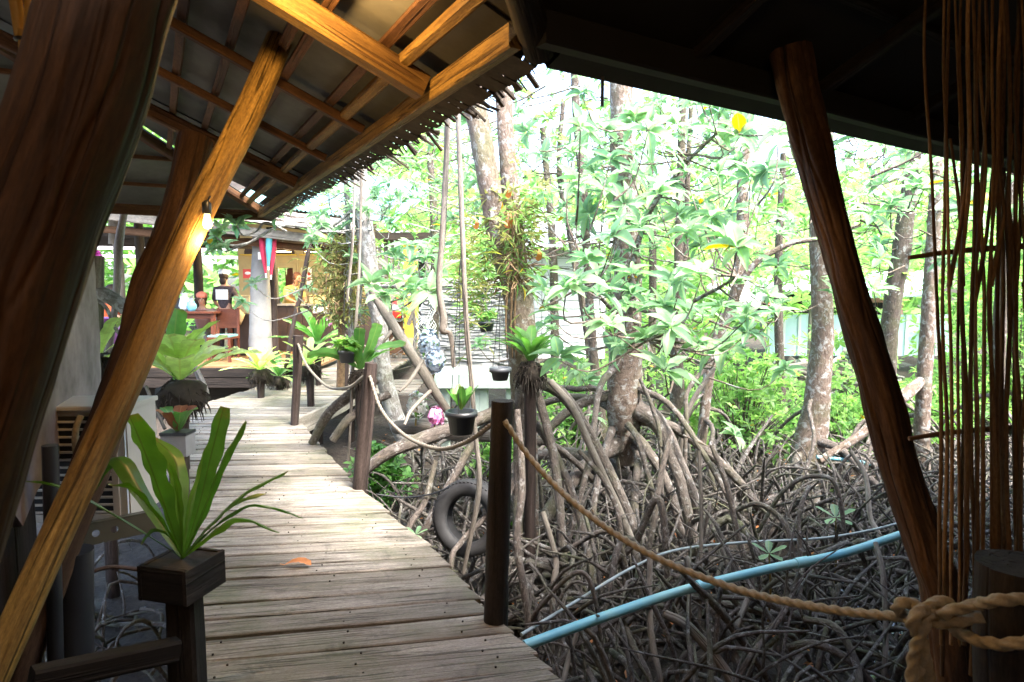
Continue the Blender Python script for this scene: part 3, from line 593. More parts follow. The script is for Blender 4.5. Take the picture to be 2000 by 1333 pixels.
def rope(pts, r, label, mat='rope_g', n=240, name='rope'):
    P = catmull(path(*pts), n); L = np.linalg.norm(np.diff(P, axis=0), axis=1).sum(); k = int(min(900, max(n, L / .005)))
    o = tube(MB(), P[np.linspace(0, len(P) - 1, len(P)).astype(int)], [r], 14, k, rope=.2, pitch=r * 3.4).build(name, M[mat], smooth=True)
    return tag(o, label, 'rope', 'ropes of the railing')
rope([(985, 822, 2.72), (1040, 900, 2.68), (1130, 990, 2.5), (1260, 1078, 2.25), (1430, 1148, 2.0), (1600, 1187, 1.75), (1765, 1206, 1.55)], .0115, 'long twisted rope sagging from the near post to the knot', 'rope')
rope([(722, 735, 4.65), (745, 800, 4.5), (790, 850, 4.1), (850, 876, 3.6), (905, 866, 3.2), (960, 830, 2.85), (978, 815, 2.8)], .011, 'rope sagging between the purplish post and the near dark post')
rope([(582, 672, 6.8), (600, 715, 6.6), (640, 755, 6.1), (680, 757, 5.4), (712, 735, 4.75)], .012, 'rope sagging between the brown post and the purplish post')
rope([(590, 672, 6.85), (615, 688, 7.5), (645, 680, 8.4), (676, 655, 9.15)], .012, 'short pale rope running back to the far post')
rope([(684, 650, 9.15), (705, 672, 9.2), (735, 682, 9.3), (765, 665, 9.4), (783, 640, 9.5)], .012, 'pale rope sagging behind the pale leaning trunk')
# knot
kn = thing('rope_knot', 'bulky knot and hanging tail of the coir rope by the stump post', 'rope knot', at(1800, 1205, 1.5)); kl = np.array(kn['_w'])
def kr(pts, name, r=.0145, n=160): tube(MB(), catmull(path(*pts), 60), [r * .88], 14, n, rope=.2, pitch=r * 3.).build(name, M['rope'], kn, True, loc=kl)
kr([(1768, 1206, 1.54), (1752, 1190, 1.52), (1762, 1178, 1.5), (1785, 1180, 1.49), (1798, 1197, 1.47), (1815, 1212, 1.46), (1850, 1216, 1.44), (1920, 1204, 1.41)], 'loop')
kr([(1768, 1206, 1.54), (1785, 1214, 1.47), (1800, 1195, 1.455), (1822, 1180, 1.46), (1850, 1176, 1.46), (1858, 1190, 1.45), (1842, 1200, 1.43), (1870, 1190, 1.42), (1915, 1180, 1.40)], 'loop')
kr([(1810, 1192, 1.44), (1792, 1200, 1.43), (1782, 1222, 1.44), (1795, 1245, 1.455), (1800, 1285, 1.45), (1790, 1333, 1.45), (1785, 1420, 1.45)], 'tail', .015)
kr([(1828, 1200, 1.45), (1810, 1210, 1.43), (1802, 1232, 1.43), (1790, 1260, 1.44), (1782, 1300, 1.45), (1775, 1420, 1.45)], 'tail', .014)
kr([(1800, 1250, 1.44), (1808, 1290, 1.44), (1815, 1333, 1.45), (1818, 1420, 1.45)], 'tail', .014)
kr([(1910, 1180, 1.40), (1960, 1172, 1.35), (2040, 1175, 1.36), (2060, 1190, 1.45), (2060, 1205, 1.5)], 'loop')
kr([(1860, 1222, 1.45), (1880, 1240, 1.42), (1925, 1255, 1.38), (1980, 1258, 1.33), (2060, 1240, 1.3)], 'loop', .0145)

# ------------------------------------------------------------------ TREES
def prop_root(mb, p, az, h, Rr, r, n=12, seg=7):
    d = V3(math.cos(az), math.sin(az), 0); e = p + d * Rr; gz = float(ground_z(e[0], e[1])) - .12
    sd = V3(-d[1], d[0], 0) * rng.normal(0, .12 * Rr)
    pts = [p, p + d * Rr * .26 + V3(0, 0, (gz - p[2]) * .08), p + d * Rr * .56 + sd + V3(0, 0, (gz - p[2]) * .36), p + d * Rr * .82 + sd * .8 + V3(0, 0, (gz - p[2]) * .70), V3(e[0], e[1], gz)]
    tube(mb, pts, [r * 1.25, r, r * .9, r * .85, r * .8], seg, n, .09, cap=False, zs=9); return mb
def tree(name, label, stems, rootset=(), ros=(), fill=None, limbs=(), mat='bark', leafmat='leaf', L=.17, group='mangrove trees', extra_r=0, twig_r=.006, bump=.06, detail=TPL_MID):
    """stems: list of (pixel path, radii); ros: (px,py,Y) of near whorls; fill: (count, centre, spread)"""
    b = at(*stems[0][0][0]); b = V3(b[0], b[1], float(ground_z(b[0], b[1]))); t = thing(name, label, 'tree', b, group)
    allp = []
    for pts, rad in stems:
        P = path(*pts); tube(MB(), P, rad, 20, 64, bump, zs=8, cap=True).build('trunk', M[mat], t, True, loc=b); allp.append(catmull(P, 40))
    allp = np.vstack(allp)
    for pts, rad in limbs:
        P = path(*pts); tube(MB(), P, rad, 10, 26, .08, zs=8).build('branch', M[mat], t, True, loc=b); allp = np.vstack([allp, catmull(P, 20)])
    for args in rootset:
        p = at(*args[0]); prop_root(MB(), p, args[1], 0, args[2], args[3], 14, 10).build('prop_root', M['root'], t, True, loc=b)
    for k in range(extra_r):
        z = rng.uniform(.2, 1.3) + GZ; p = b + V3(0, 0, z - b[2])
        j = np.argmin(np.abs(allp[:, 2] - z)); p = allp[j] + 0; p[2] = z
        prop_root(MB(), p, rng.uniform(0, 6.28), 0, rng.uniform(.4, 1.1), rng.uniform(.012, .026)).build('prop_root', M['root'], t, True, loc=b)
    cen = [at(*q) for q in ros]; tw = MB(); cr = MB()
    if fill:
        for cnt, c, s in fill: cen += [at(*c) + rng.normal(0, 1, 3) * np.array(s) for _ in range(int(cnt * .66))]
    if len(cen):
        cen = np.array(cen)
        for c in cen:
            d = np.linalg.norm(allp - c, axis=1) + np.maximum(0, allp[:, 2] - c[2] + .1) * 3; q = allp[np.argmin(d)]
            far = np.linalg.norm(c - q)
            if far > .9: q = c + (q - c) * (.5 / far) * (1. if rng.uniform() < .6 else 1.6)
            mid = c * .62 + q * .38 + V3(rng.normal(0, .05), rng.normal(0, .05), -.10 - .08 * np.linalg.norm(c - q))
            tube(tw, [q, mid, c - V3(0, 0, .02)], [twig_r * 1.6, twig_r, twig_r * .6], 5, 8, .05, cap=False)
        rosettes(cr, cen, L * np.where(np.arange(len(cen)) < len(ros), rng.uniform(.9, 1.25, len(cen)), rng.uniform(.55, 1.15, len(cen))), 8, detail, .38, .40)
        rosettes(cr, cen + V3(0, 0, .02), L * .6, 3, detail, .3, .38)
        tw.build('twigs', M[mat], t, True, loc=b)['kind'] = 'stuff'; cr.build('crown', M[leafmat], t, True, loc=b)['kind'] = 'stuff'
    return t
near = [(1235, 536), (1370, 538), (1331, 549), (1218, 683), (1190, 638), (1265, 662), (1365, 675), (1460, 648), (1232, 575), (1297, 600), (1170, 575), (1150, 510), (1130, 550), (1200, 463), (1250, 445),
        (1388, 425), (1340, 455), (1105, 565), (1457, 620), (1440, 485), (1310, 640), (1410, 600)]
near = [(x, y_, rng.uniform(3.8, 4.9)) for x, y_ in near] + [(x + rng.normal(0, 45), y_ + rng.normal(0, 35), rng.uniform(4.4, 5.6)) for x, y_ in near]
up = [(1241, 228), (1192, 312), (1234, 340), (1265, 256), (1405, 217), (1444, 263), (1465, 290), (1338, 336), (1465, 347), (1320, 245), (1180, 380), (1285, 380), (1150, 420), (1220, 400), (1380, 180), (1500, 330), (1395, 320), (1120, 300), (1520, 260), (1130, 360)]
up = [(x, y_, rng.uniform(4.4, 5.6)) for x, y_ in up] + [(x + rng.normal(0, 50), y_ + rng.normal(0, 35), rng.uniform(5.0, 6.2)) for x, y_ in up]
tree('mangrove_tree', 'big mottled mangrove trunk in the middle with stout prop roots', [([(1222, 905, 6.3), (1218, 800, 6.3), (1222, 690, 6.3), (1226, 560, 6.25), (1221, 400, 6.2), (1213, 240, 6.2), (1212, 60, 6.2), (1210, -150, 6.2)], [.12, .175, .165, .13, .12, .105, .105, .10])],
     [((1245, 800, 6.2), -.5, .75, .085), ((1235, 850, 6.2), -1.1, .8, .05), ((1200, 770, 6.3), 3.3, 1.6, .045), ((1205, 870, 6.2), 3.9, 1.4, .07), ((1240, 870, 6.2), -1.6, .9, .04), ((1195, 840, 6.2), 4.4, 1.1, .035),
      ((1250, 820, 6.2), .1, 1.4, .05), ((1230, 900, 6.2), 1.2, .8, .05), ((1210, 900, 6.3), 2.3, .9, .05), ((1225, 830, 6.1), 5.2, .6, .03), ((1200, 720, 6.2), 4.2, 1.5, .03), ((1248, 760, 6.2), 5.6, 1.3, .028)],
     near + up, [(60, (1240, 480, 6.3), (1.1, .8, .9)), (60, (1300, 200, 6.0), (1.3, .9, .6))],
     [([(1226, 560, 6.2), (1262, 430, 5.9), (1330, 330, 5.5), (1400, 260, 5.2)], [.03, .022, .018, .012]), ([(1226, 600, 6.2), (1300, 610, 5.6), (1390, 570, 5.0), (1440, 540, 4.7)], [.025, .02, .015, .01]),
      ([(1215, 620, 6.2), (1190, 600, 5.6), (1160, 570, 5.0), (1120, 560, 4.7)], [.022, .018, .014, .01]), ([(1226, 520, 6.2), (1240, 560, 5.5), (1250, 640, 4.9), (1265, 665, 4.5)], [.02, .016, .012, .008])], L=.17, detail=TPL_HI, bump=.09)
# twin trunk with epiphytes
tw = tree('mangrove_tree', 'twin-stemmed mangrove wrapped in ferns at the centre left', [([(1035, 1085, 5.4), (1030, 960, 5.5), (1024, 820, 5.5), (1022, 690, 5.5), (1010, 580, 5.5), (985, 500, 5.5), (962, 400, 5.5), (938, 260, 5.5), (915, 160, 5.5), (905, 100, 5.5)], [.085, .095, .11, .13, .125, .10, .095, .095, .10, .10]),
      ([(1012, 600, 5.55), (1010, 500, 5.6), (1000, 400, 5.6), (990, 300, 5.6), (984, 190, 5.6), (984, 60, 5.6)], [.09, .085, .08, .072, .07, .07])],
     [((1020, 760, 5.4), 4.6, .35, .055), ((1040, 740, 5.5), -.35, 1.1, .05), ((1010, 800, 5.4), 3.6, 1.2, .035), ((1035, 820, 5.4), 5.3, .9, .035), ((1030, 900, 5.4), 4.2, .8, .03), ((1030, 720, 5.5), 5.0, .9, .04), ((1030, 860, 5.5), .6, 1.2, .03)],
     [], None, (), L=.15)
# slender ones behind
tree('mangrove_tree', 'slim mangrove just left of the big middle trunk', [([(1180, 860, 8.3), (1160, 700, 8.3), (1150, 560, 8.3), (1140, 380, 8.3), (1126, 230, 8.3), (1120, 60, 8.3)], [.075, .06, .055, .055, .05, .05])], (), [], [(50, (1130, 330, 8.0), (1., .8, 1.1))], (), 'bark2', L=.19, extra_r=7)
tree('mangrove_tree', 'thin crooked mangrove left of the slim one', [([(1185, 870, 9.2), (1160, 780, 9.2), (1145, 640, 9.2), (1110, 440, 9.2), (1092, 330, 9.2), (1100, 200, 9.2)], [.06, .05, .05, .045, .04, .03])], (), [], [(45, (1080, 260, 9), (1., .8, .8))],
     [([(1105, 400, 9.2), (1095, 345, 9.15), (1060, 340, 9.1)], [.025, .02, .012])], 'bark2', L=.19, extra_r=6)
tree('mangrove_tree', 'double dark stem standing right of the big middle trunk', [([(1330, 880, 8.6), (1322, 750, 8.6), (1325, 600, 8.6), (1326, 480, 8.6), (1330, 340, 8.6), (1335, 100, 8.6)], [.11, .10, .065, .06, .055, .05]), ([(1330, 640, 8.6), (1338, 500, 8.6), (1342, 380, 8.6), (1350, 200, 8.6)], [.04, .04, .035, .03])],
     (), [], [(70, (1360, 250, 8.4), (1.4, .9, 1.0))], (), 'bark2', L=.2, extra_r=10)
tree('mangrove_tree', 'forked grey mangrove with a limb reaching right', [([(1352, 985, 6.9), (1370, 860, 7.0), (1392, 690, 7.1), (1432, 590, 7.1), (1448, 470, 7.1), (1452, 330, 7.1), (1470, 180, 7.1)], [.05, .055, .06, .06, .065, .06, .05])],
     (), [(1388, 425, 5.6), (1480, 420, 6), (1520, 520, 6.2), (1500, 580, 6.2)], [(60, (1470, 330, 7.0), (1.2, .8, .9))], [([(1432, 590, 7.1), (1470, 520, 7.0), (1540, 478, 6.9), (1600, 466, 6.8), (1680, 440, 6.8)], [.045, .036, .03, .026, .02])], L=.19, extra_r=8)
tree('mangrove_tree', 'stout leaning mangrove with mossy swollen base on the right', [([(1570, 960, 7.6), (1580, 880, 7.6), (1596, 780, 7.6), (1606, 660, 7.6), (1604, 560, 7.6), (1600, 430, 7.6), (1610, 250, 7.6)], [.235, .2, .145, .125, .115, .105, .1])],
     [((1560, 890, 7.5), 4.2, 1.2, .04), ((1590, 860, 7.5), 5.4, 1.3, .045), ((1600, 880, 7.5), 5.9, 1.5, .04)], [], [(50, (1640, 300, 7.0), (1.1, .8, .7))], (), L=.19, extra_r=8)
tree('mangrove_tree', 'dark straight mangrove seen between the leaning pole and the twigs', [([(1722, 860, 9.0), (1732, 720, 9), (1742, 600, 9), (1762, 480, 9), (1785, 300, 9)], [.12, .12, .115, .12, .09])], (),
     [(1640, 228, 5.5), (1680, 266, 5.5), (1787, 368, 5.2), (1700, 420, 5.4), (1740, 400, 5.5), (1800, 330, 5.6), (1770, 300, 6), (1880, 400, 6)], [(60, (1780, 330, 8.2), (1.5, .8, .7))], (), 'bark2', L=.22, extra_r=8)
tree('mangrove_tree', 'pale mangrove with a low branching elbow behind the twigs', [([(1800, 960, 7.6), (1802, 800, 7.6), (1812, 640, 7.6), (1822, 480, 7.6), (1830, 300, 7.6)], [.09, .085, .08, .075, .06]), ([(1803, 740, 7.6), (1770, 770, 7.5), (1730, 800, 7.4), (1680, 850, 7.3), (1600, 900, 7.2)], [.06, .07, .07, .05, .04])],
     (), [], [(40, (1880, 330, 7.4), (1., .8, .7))], (), 'bark', L=.18, extra_r=8)
tree('mangrove_tree', 'slim mangrove at the far right behind the twigs', [([(1955, 980, 8.4), (1950, 700, 8.4), (1965, 450, 8.4), (1975, 200, 8.4)], [.09, .08, .075, .06])], (), [], [(50, (1960, 380, 8.0), (1., .8, .9))], (), 'bark2', L=.18, extra_r=6)
# white birch-like trunk at left with its yellow bush
tree('pale_tree', 'whitish leaning trunk in front of the restaurant', [([(795, 870, 6.9), (768, 800, 6.9), (748, 720, 6.9), (742, 640, 6.9), (728, 560, 6.9), (715, 450, 6.9), (702, 340, 6.9), (690, 200, 6.9)], [.10, .095, .09, .082, .085, .08, .078, .07])], (),
     [(762, 537, 5.2), (792, 550, 5.1), (812, 565, 5.0), (840, 572, 5.0), (830, 505, 5.4), (725, 555, 5.3), (800, 480, 5.5), (745, 580, 5.2), (860, 540, 5.2), (770, 500, 5.6)], [(70, (790, 420, 7.2), (.8, .6, .6)), (70, (800, 300, 7.4), (.9, .7, .5))],
     [([(728, 560, 6.9), (760, 560, 6.2), (800, 560, 5.6), (845, 575, 5.1)], [.02, .016, .012, .008])], 'bark3', L=.17, group=None, detail=TPL_HI)
tree('slender_tree', 'thin grey sapling stems left of the whitish trunk', [([(690, 760, 7.2), (684, 620, 7.2), (681, 480, 7.2), (676, 360, 7.2), (660, 200, 7.2)], [.03, .03, .03, .03, .025]), ([(700, 620, 7.1), (704, 500, 7.1), (697, 420, 7.1), (690, 330, 7.1)], [.03, .028, .028, .025])], (), [], [(40, (680, 400, 7.2), (.5, .5, .5))], (), 'bark3', L=.14, group=None)
# foliage of the middle-left (behind), its own trees
for lab, st, fl in (('bright leafy mangrove crown behind the two hanging poles', [(845, 760, 10.), (850, 500, 10), (840, 300, 10)], [(110, (850, 400, 9.6), (1.2, .9, 1.0)), (80, (800, 280, 9.8), (1.2, .9, .8))]),
                    ('leafy mangrove with a thin dark trunk behind the twin stems', [(1085, 800, 11.), (1080, 500, 11), (1060, 250, 11)], [(110, (1060, 380, 10.5), (1.2, .9, 1.3))]),
                    ('leafy mangrove behind the forked grey one', [(1530, 880, 11.), (1520, 560, 11), (1530, 300, 11)], [(90, (1540, 430, 10.5), (1.4, .9, 1.0))]),
                    ('leafy mangrove far behind the big middle trunk', [(1270, 840, 12.), (1275, 500, 12), (1265, 200, 12)], [(100, (1260, 260, 11.), (1.6, 1., 1.1))])):
    tree('mangrove_tree', lab, [(st, [.08, .07, .05])], (), [], fl, (), 'bark2', 'leaf_far', L=.22, extra_r=4)

# two crooked poles hanging from the eave
for lab, pts, rad in (('crooked grey hanging root with a knobbly dark lower end', [(876, 190, 4.3), (871, 330, 4.4), (864, 460, 4.4), (858, 560, 4.4), (867, 620, 4.4), (866, 645, 4.4), (880, 655, 4.4), (886, 718, 4.4)], [.021, .021, .022, .02, .026, .028, .018, .014]),
                      ('straight grey hanging root reaching down past the black pot', [(893, 170, 4.2), (898, 330, 4.3), (905, 500, 4.3), (912, 650, 4.3), (920, 740, 4.3), (930, 860, 4.3), (935, 960, 4.3), (905, 1120, 4.3)], [.017, .017, .017, .018, .016, .015, .02, .014])):
    o = tube(MB(), path(*pts), rad, 12, 60, .1, zs=8).build('hanging_root', M['grey'], smooth=True); tag(o, lab, 'root', 'roots hanging beside the walk')
for lab, pts in (('thin pale hanging root passing the dark pot', [(706, 330, 5.6), (704, 450, 5.6), (700, 560, 5.6), (690, 700, 5.6), (686, 800, 5.6), (680, 900, 5.6)]), ('thin pale hanging root next to the sapling stems', [(694, 330, 5.9), (688, 480, 5.9), (678, 590, 5.9)])):
    o = tube(MB(), path(*pts), [.013, .012, .014, .014, .012], 8, 40, .08).build('hanging_root', M['grey'], smooth=True); tag(o, lab, 'root', 'roots hanging beside the walk')

# dead leaning branch and the big lying logs
lg = thing('dead_branch', 'pale dead branch leaning down to the right with side prongs', 'branch', at(880, 790, 5.6)); ll_ = np.array(lg['_w'])
tube(MB(), path((722, 555, 6.1), (770, 640, 5.9), (820, 715, 5.7), (850, 765, 5.6), (880, 810, 5.6)), [.045, .05, .05, .042, .035], 14, 40, .09).build('limb', M['grey'], lg, True, loc=ll_)
for pts in (((826, 705, 5.7), (800, 745, 5.5), (780, 765, 5.4)), ((845, 760, 5.6), (805, 800, 5.4), (790, 830, 5.3)), ((770, 640, 5.9), (755, 660, 5.8), (748, 672, 5.8)), ((797, 635, 5.8), (806, 612, 5.8), (812, 590, 5.8))):
    tube(MB(), path(*pts), [.018, .016, .012], 8, 10, .1).build('prong', M['grey'], lg, True, loc=ll_)
for lab, pts, rad in (('thick dark root arching over the tangle behind the near post', [(700, 930, 4.9), (760, 885, 4.9), (850, 850, 5.0), (930, 820, 5.1), (1000, 790, 5.3)], [.035, .05, .055, .052, .05]),
                      ('grey hollow log lying below the pale leaning trunk', [(775, 835, 6.2), (830, 835, 6.0), (890, 845, 5.9), (960, 850, 5.8)], [.07, .08, .07, .06]),
                      ('knotted root rising beside the purplish post', [(610, 865, 6.0), (640, 810, 5.9), (680, 775, 5.8), (735, 740, 5.9)], [.04, .045, .05, .05]),
                      ('second knotted root behind the purplish post', [(650, 860, 5.6), (680, 820, 5.6), (720, 790, 5.7), (760, 770, 5.8)], [.035, .04, .04, .04]),
                      ('thick root lying left of the big middle trunk', [(1050, 890, 6.6), (1110, 885, 6.6), (1170, 900, 6.4), (1230, 930, 6.2)], [.05, .06, .06, .05]),
                      ('brown horizontal root joining the big middle trunk', [(1040, 795, 6.9), (1100, 778, 6.8), (1160, 780, 6.6), (1200, 800, 6.4)], [.035, .04, .045, .05])):
    o = tube(MB(), path(*pts), rad, 14, 44, .12, zs=6).build('root_log', M['grey'] if 'grey' in lab else M['root'], smooth=True); tag(o, lab, 'root')

# ------------------------------------------------------------------ ROOT TANGLE
def walk_free(x, y, pad): return (x > edge(RE, y) + pad) | (x < edge(LE, y) - pad) | (y > 13.7)
mb = MB(); cnt = 0
def rnd_root(x, y, h, span, r, az, kind):
    d = V3(math.cos(az), math.sin(az), 0); g0 = float(ground_z(x, y)); p = V3(x, y, g0 - .08)
    sd = V3(-d[1], d[0], 0) * rng.normal(0, .12) * span
    if kind == 0: # arch
        pts = [p, p + d * span * .18 + V3(0, 0, h * .75), p + d * span * .5 + sd + V3(0, 0, h), p + d * span * .82 + V3(0, 0, h * .6), p + d * span]
        rr = [r * .6, r * .9, r * 1.15, r, r * .65]
    elif kind == 1: # long straight diagonal joining others
        pts = [p, p + d * span * .45 + sd * .5 + V3(0, 0, h * .62), p + d * span + V3(0, 0, h * 1.15)]; rr = [r * .8, r * 1.1, r * .45]
    else: # low crawling
        pts = [p + V3(0, 0, .1), p + d * span * .3 + sd + V3(0, 0, .1 + h * .3), p + d * span * .7 - sd + V3(0, 0, .08 + h * .25), p + d * span * 1.1 + V3(0, 0, .02)]; rr = [r, r * 1.1, r, r * .8]
    return pts, rr
while cnt < 2150:
    y = 2.7 + 9.5 * rng.beta(1.15, 2.0); x = rng.uniform(-1.6, 8.5) if rng.uniform() < .985 else rng.uniform(-4.5, -1.4)
    if not walk_free(x, y, .12): continue
    az = rng.uniform(0, 6.28); span = rng.uniform(.4, 1.5); kind = int(rng.choice([0, 1, 1, 2]))
    if not walk_free(x + math.cos(az) * span, y + math.sin(az) * span, .1): continue
    near_e = x - edge(RE, y) < .8
    h = rng.uniform(.12, .5 if near_e else .8) * (1 if y < 7.5 else .75); r = rng.choice([.006, .010, .015, .022, .03], p=[.28, .3, .24, .13, .05]) * rng.uniform(.85, 1.15)
    pts, rr = rnd_root(x, y, h, span, r, az, kind); tube(mb, pts, rr, 6 if y > 5 else 7, 11, .16, cap=True, zs=14); cnt += 1
cnt = 0
while cnt < 750:
    y = rng.uniform(3.0, 8.0); x = rng.uniform(-1.2, 6.0)
    if not walk_free(x, y, .22): continue
    az = rng.uniform(0, 6.28); span = rng.uniform(.12, .7); h = rng.uniform(.35, .95) * (.6 if x - edge(RE, y) < .6 else 1)
    if not walk_free(x + math.cos(az) * span, y + math.sin(az) * span, .15): continue
    g0 = float(ground_z(x, y)); d = V3(math.cos(az), math.sin(az), 0); p = V3(x, y, g0 - .08); r = rng.uniform(.006, .018); j = rng.normal(0, .02, (3, 3))
    tube(mb, [p, p + d * span * .3 + V3(0, 0, h * .42) + j[0], p + d * span * .7 + V3(0, 0, h * .8) + j[1], p + d * span * rng.uniform(1, 1.5) + V3(0, 0, h * rng.uniform(.8, 1.05)) + j[2]], [r * .9, r * 1.15, r * 1.0, r * .4], 6, 11, .14, cap=True, zs=14); cnt += 1
tag(mb.build('root_tangle', M['root2'], smooth=True), 'dense tangle of thin grey mangrove roots over the mud', None, kind='stuff')
mb = MB()
for k in range(90):
    y_ = rng.uniform(2.3, 4.8); x_ = edge(LE, y_) - rng.uniform(.15, 1.3); a_ = rng.uniform(0, 6.28)
    pts, rr = rnd_root(x_, y_, rng.uniform(.05, .35), rng.uniform(.3, .8), rng.uniform(.006, .016), a_, int(rng.integers(0, 3)))
    if edge(LE, pts[-1][1]) - .1 > pts[-1][0]: tube(mb, pts, rr, 6, 10, .15, zs=12)
tag(mb.build('dark_roots', M['bark2'], smooth=True), 'thin dark wet roots over the mud left of the boardwalk', None, kind='stuff')
# the arching and straight roots that stand out, in the nearer half
sal = [([(1075, 745), (1120, 800), (1165, 900), (1215, 1010), (1250, 1110)], .030, 5.2), ([(1310, 850), (1290, 930), (1275, 1030), (1250, 1150)], .024, 4.9), ([(1390, 870), (1420, 950), (1440, 1040), (1470, 1150)], .022, 4.8),
       ([(1365, 880), (1370, 1000), (1368, 1130)], .014, 4.4), ([(1300, 870), (1330, 950), (1355, 1060), (1375, 1140)], .05, 5.6), ([(1010, 800), (1020, 950), (1010, 1060), (1030, 1200)], .024, 4.1),
       ([(1060, 1000), (1085, 1090), (1080, 1160)], .02, 4.2), ([(1130, 880), (1180, 940), (1210, 1020)], .02, 5.0), ([(1580, 950), (1560, 1010), (1565, 1110), (1560, 1200)], .016, 4.5), ([(1660, 880), (1690, 930), (1700, 1010), (1720, 1060)], .02, 5.4),
       ([(1480, 1040), (1530, 960), (1590, 930), (1640, 970)], .018, 5.2), ([(1430, 1000), (1480, 985), (1530, 1020), (1550, 1090)], .02, 4.9), ([(1270, 1080), (1268, 1180), (1275, 1260), (1290, 1333)], .02, 3.9),
       ([(1330, 1100), (1380, 1170), (1420, 1240), (1450, 1333)], .026, 3.9), ([(1180, 1120), (1240, 1060), (1290, 980)], .026, 4.6), ([(1460, 1170), (1430, 1250), (1410, 1333)], .018, 3.8), ([(1560, 1120), (1540, 1180), (1500, 1240), (1450, 1310)], .016, 3.8),
       ([(1570, 1210), (1630, 1225), (1670, 1290), (1680, 1360)], .022, 3.7), ([(1710, 1060), (1725, 1120), (1730, 1230), (1728, 1300)], .016, 3.9), ([(1020, 1250), (1060, 1180), (1150, 1130)], .014, 3.8), ([(1210, 1200), (1235, 1260), (1270, 1333)], .02, 3.7),
       ([(1130, 1230), (1110, 1290), (1100, 1350)], .016, 3.6), ([(1640, 1140), (1620, 1210), (1600, 1290)], .016, 3.9), ([(1040, 1060), (1100, 1075), (1200, 1045)], .018, 4.7), ([(1300, 1200), (1350, 1230), (1430, 1330)], .03, 3.7),
       ([(960, 1000), (900, 1060), (880, 1110)], .02, 4.4), ([(850, 900), (830, 980), (790, 1060)], .022, 4.6), ([(1290, 1230), (1330, 1160), (1345, 1100)], .014, 4.0), ([(1520, 1270), (1600, 1260), (1690, 1320)], .024, 3.7), ([(1250, 740), (1275, 800), (1290, 870)], .02, 6.0),
       ([(1395, 720), (1350, 790), (1330, 880)], .026, 6.6), ([(1400, 700), (1345, 760), (1340, 830)], .022, 6.4), ([(1080, 760), (1120, 760), (1190, 790)], .03, 6.5)]
ROOTLAB = ['stout straight root slanting down left of the big middle trunk', 'root slanting in front of the middle trunk towards the blue pipe', 'curved root leaving the forked tree towards the pipes', 'thin upright root dropping in front of the forked tree', 'thickest bent root below the right side of the big middle trunk', 'tall upright root just right of the near dark post', 'short curved root beside the near dark post, above the blue pipe', 'root slanting between the twin trunk and the big middle trunk', 'thin root standing below the swollen trunk and crossing both pipes', 'arched root right of the swollen trunk base', 'low arch joining two roots under the swollen trunk', 'arched root left of the swollen trunk', 'upright root crossing the blue pipe left of centre under the rope', 'slanting root leaving the blue pipe towards the bottom right of centre', 'root rising right to left just above the pale hose start', 'thin forked-looking root under the rope right of centre', "thin root slanting left below the blue pipe's right half", 'curved root in the bottom right corner of the tangle', 'upright root nearest the gnarled leaning pole', 'thin root slanting up from the boardwalk end of the hose', 'root below the left end of the blue pipe', 'short root below the blue pipe nearest the boardwalk', 'thin root between rope and blue pipe at right', "nearly level root crossing behind the near dark post's rope", 'thick short root running to the bottom edge under the rope', 'root leaning over the old tyre', 'root slanting down left of the old tyre', 'thin root crossing over the blue pipe in the middle', "root running right along the bottom edge under the rope's low end", 'short root dropping from the right side of the big middle trunk', 'root curving down from the foot of the forked tree', 'second root beside it curving left of the forked tree foot', 'high nearly level root joining the middle trunk from the left']
for k, (pts, r, Y) in enumerate(sal):
    n_ = len(pts); P = [at(px, py, Y - .12 * j) for j, (px, py) in enumerate(pts)]
    lastg = P[-1] + V3(P[-1][0] - P[-2][0], P[-1][1] - P[-2][1], 0) * .5; lastg[2] = float(ground_z(lastg[0], lastg[1])) - .1
    if P[-1][2] > lastg[2] + .05: P.append(lastg)
    o = tube(MB(), P, [r * .9, r, r, r * .85], 10, 34, .1, zs=10).build('stilt_root', M['root'] if k % 3 else M['grey'], smooth=True)
    tag(o, ROOTLAB[k], 'root', 'stilt roots standing out of the tangle')
# litter
mb = MB(); k = 900; P = np.column_stack([rng.uniform(-2, 8, k), rng.uniform(3, 10, k), np.zeros(k)]); P = P[walk_free(P[:, 0], P[:, 1], .1)]; P[:, 2] = ground_z(P[:, 0], P[:, 1]) + rng.uniform(.01, .25, len(P)) ** 1.5
D = rng.normal(0, 1, P.shape); D[:, 2] *= .3; leaves(mb, P, D, np.tile([0, 0, 1.], (len(P), 1)) + rng.normal(0, .3, P.shape), rng.uniform(.05, .1, len(P)), .035, TPL_MID)
tag(mb.build('leaf_litter', M['orange'], smooth=True), 'scattered dry orange leaves caught in the roots', None, kind='stuff')

# ------------------------------------------------------------------ LOW GREEN SHRUBS and far forest
def foliage(name, label, boxes, L, mat='leaf_far', kind='stuff', n=7, tpl=TPL_LO):
    mb = MB()
    for cnt, lo, hi in boxes:
        C = rng.uniform(lo, hi, (cnt, 3)); k = np.sin(C[:, 0] * 1.7 + 1) * np.sin(C[:, 1] * 1.3) * np.sin(C[:, 2] * 2.1 + C[:, 0]) + rng.uniform(-.5, .8, cnt); C = C[k > -.15]
        q = C[:, 0] / C[:, 1]; C = C[~((q > .36) & (q < .70) & (C[:, 2] < 1.9) & (C[:, 2] > -.1) & (C[:, 1] > 11) & (C[:, 1] < 20) & (rng.uniform(0, 1, len(C)) < .62))]
        C[:, 2] = np.maximum(C[:, 2], ground_z(C[:, 0], C[:, 1]) + .05); rosettes(mb, C, L, n, tpl, .6, .42)
    return tag(mb.build(name, M[mat], smooth=True), label, None, kind=kind)
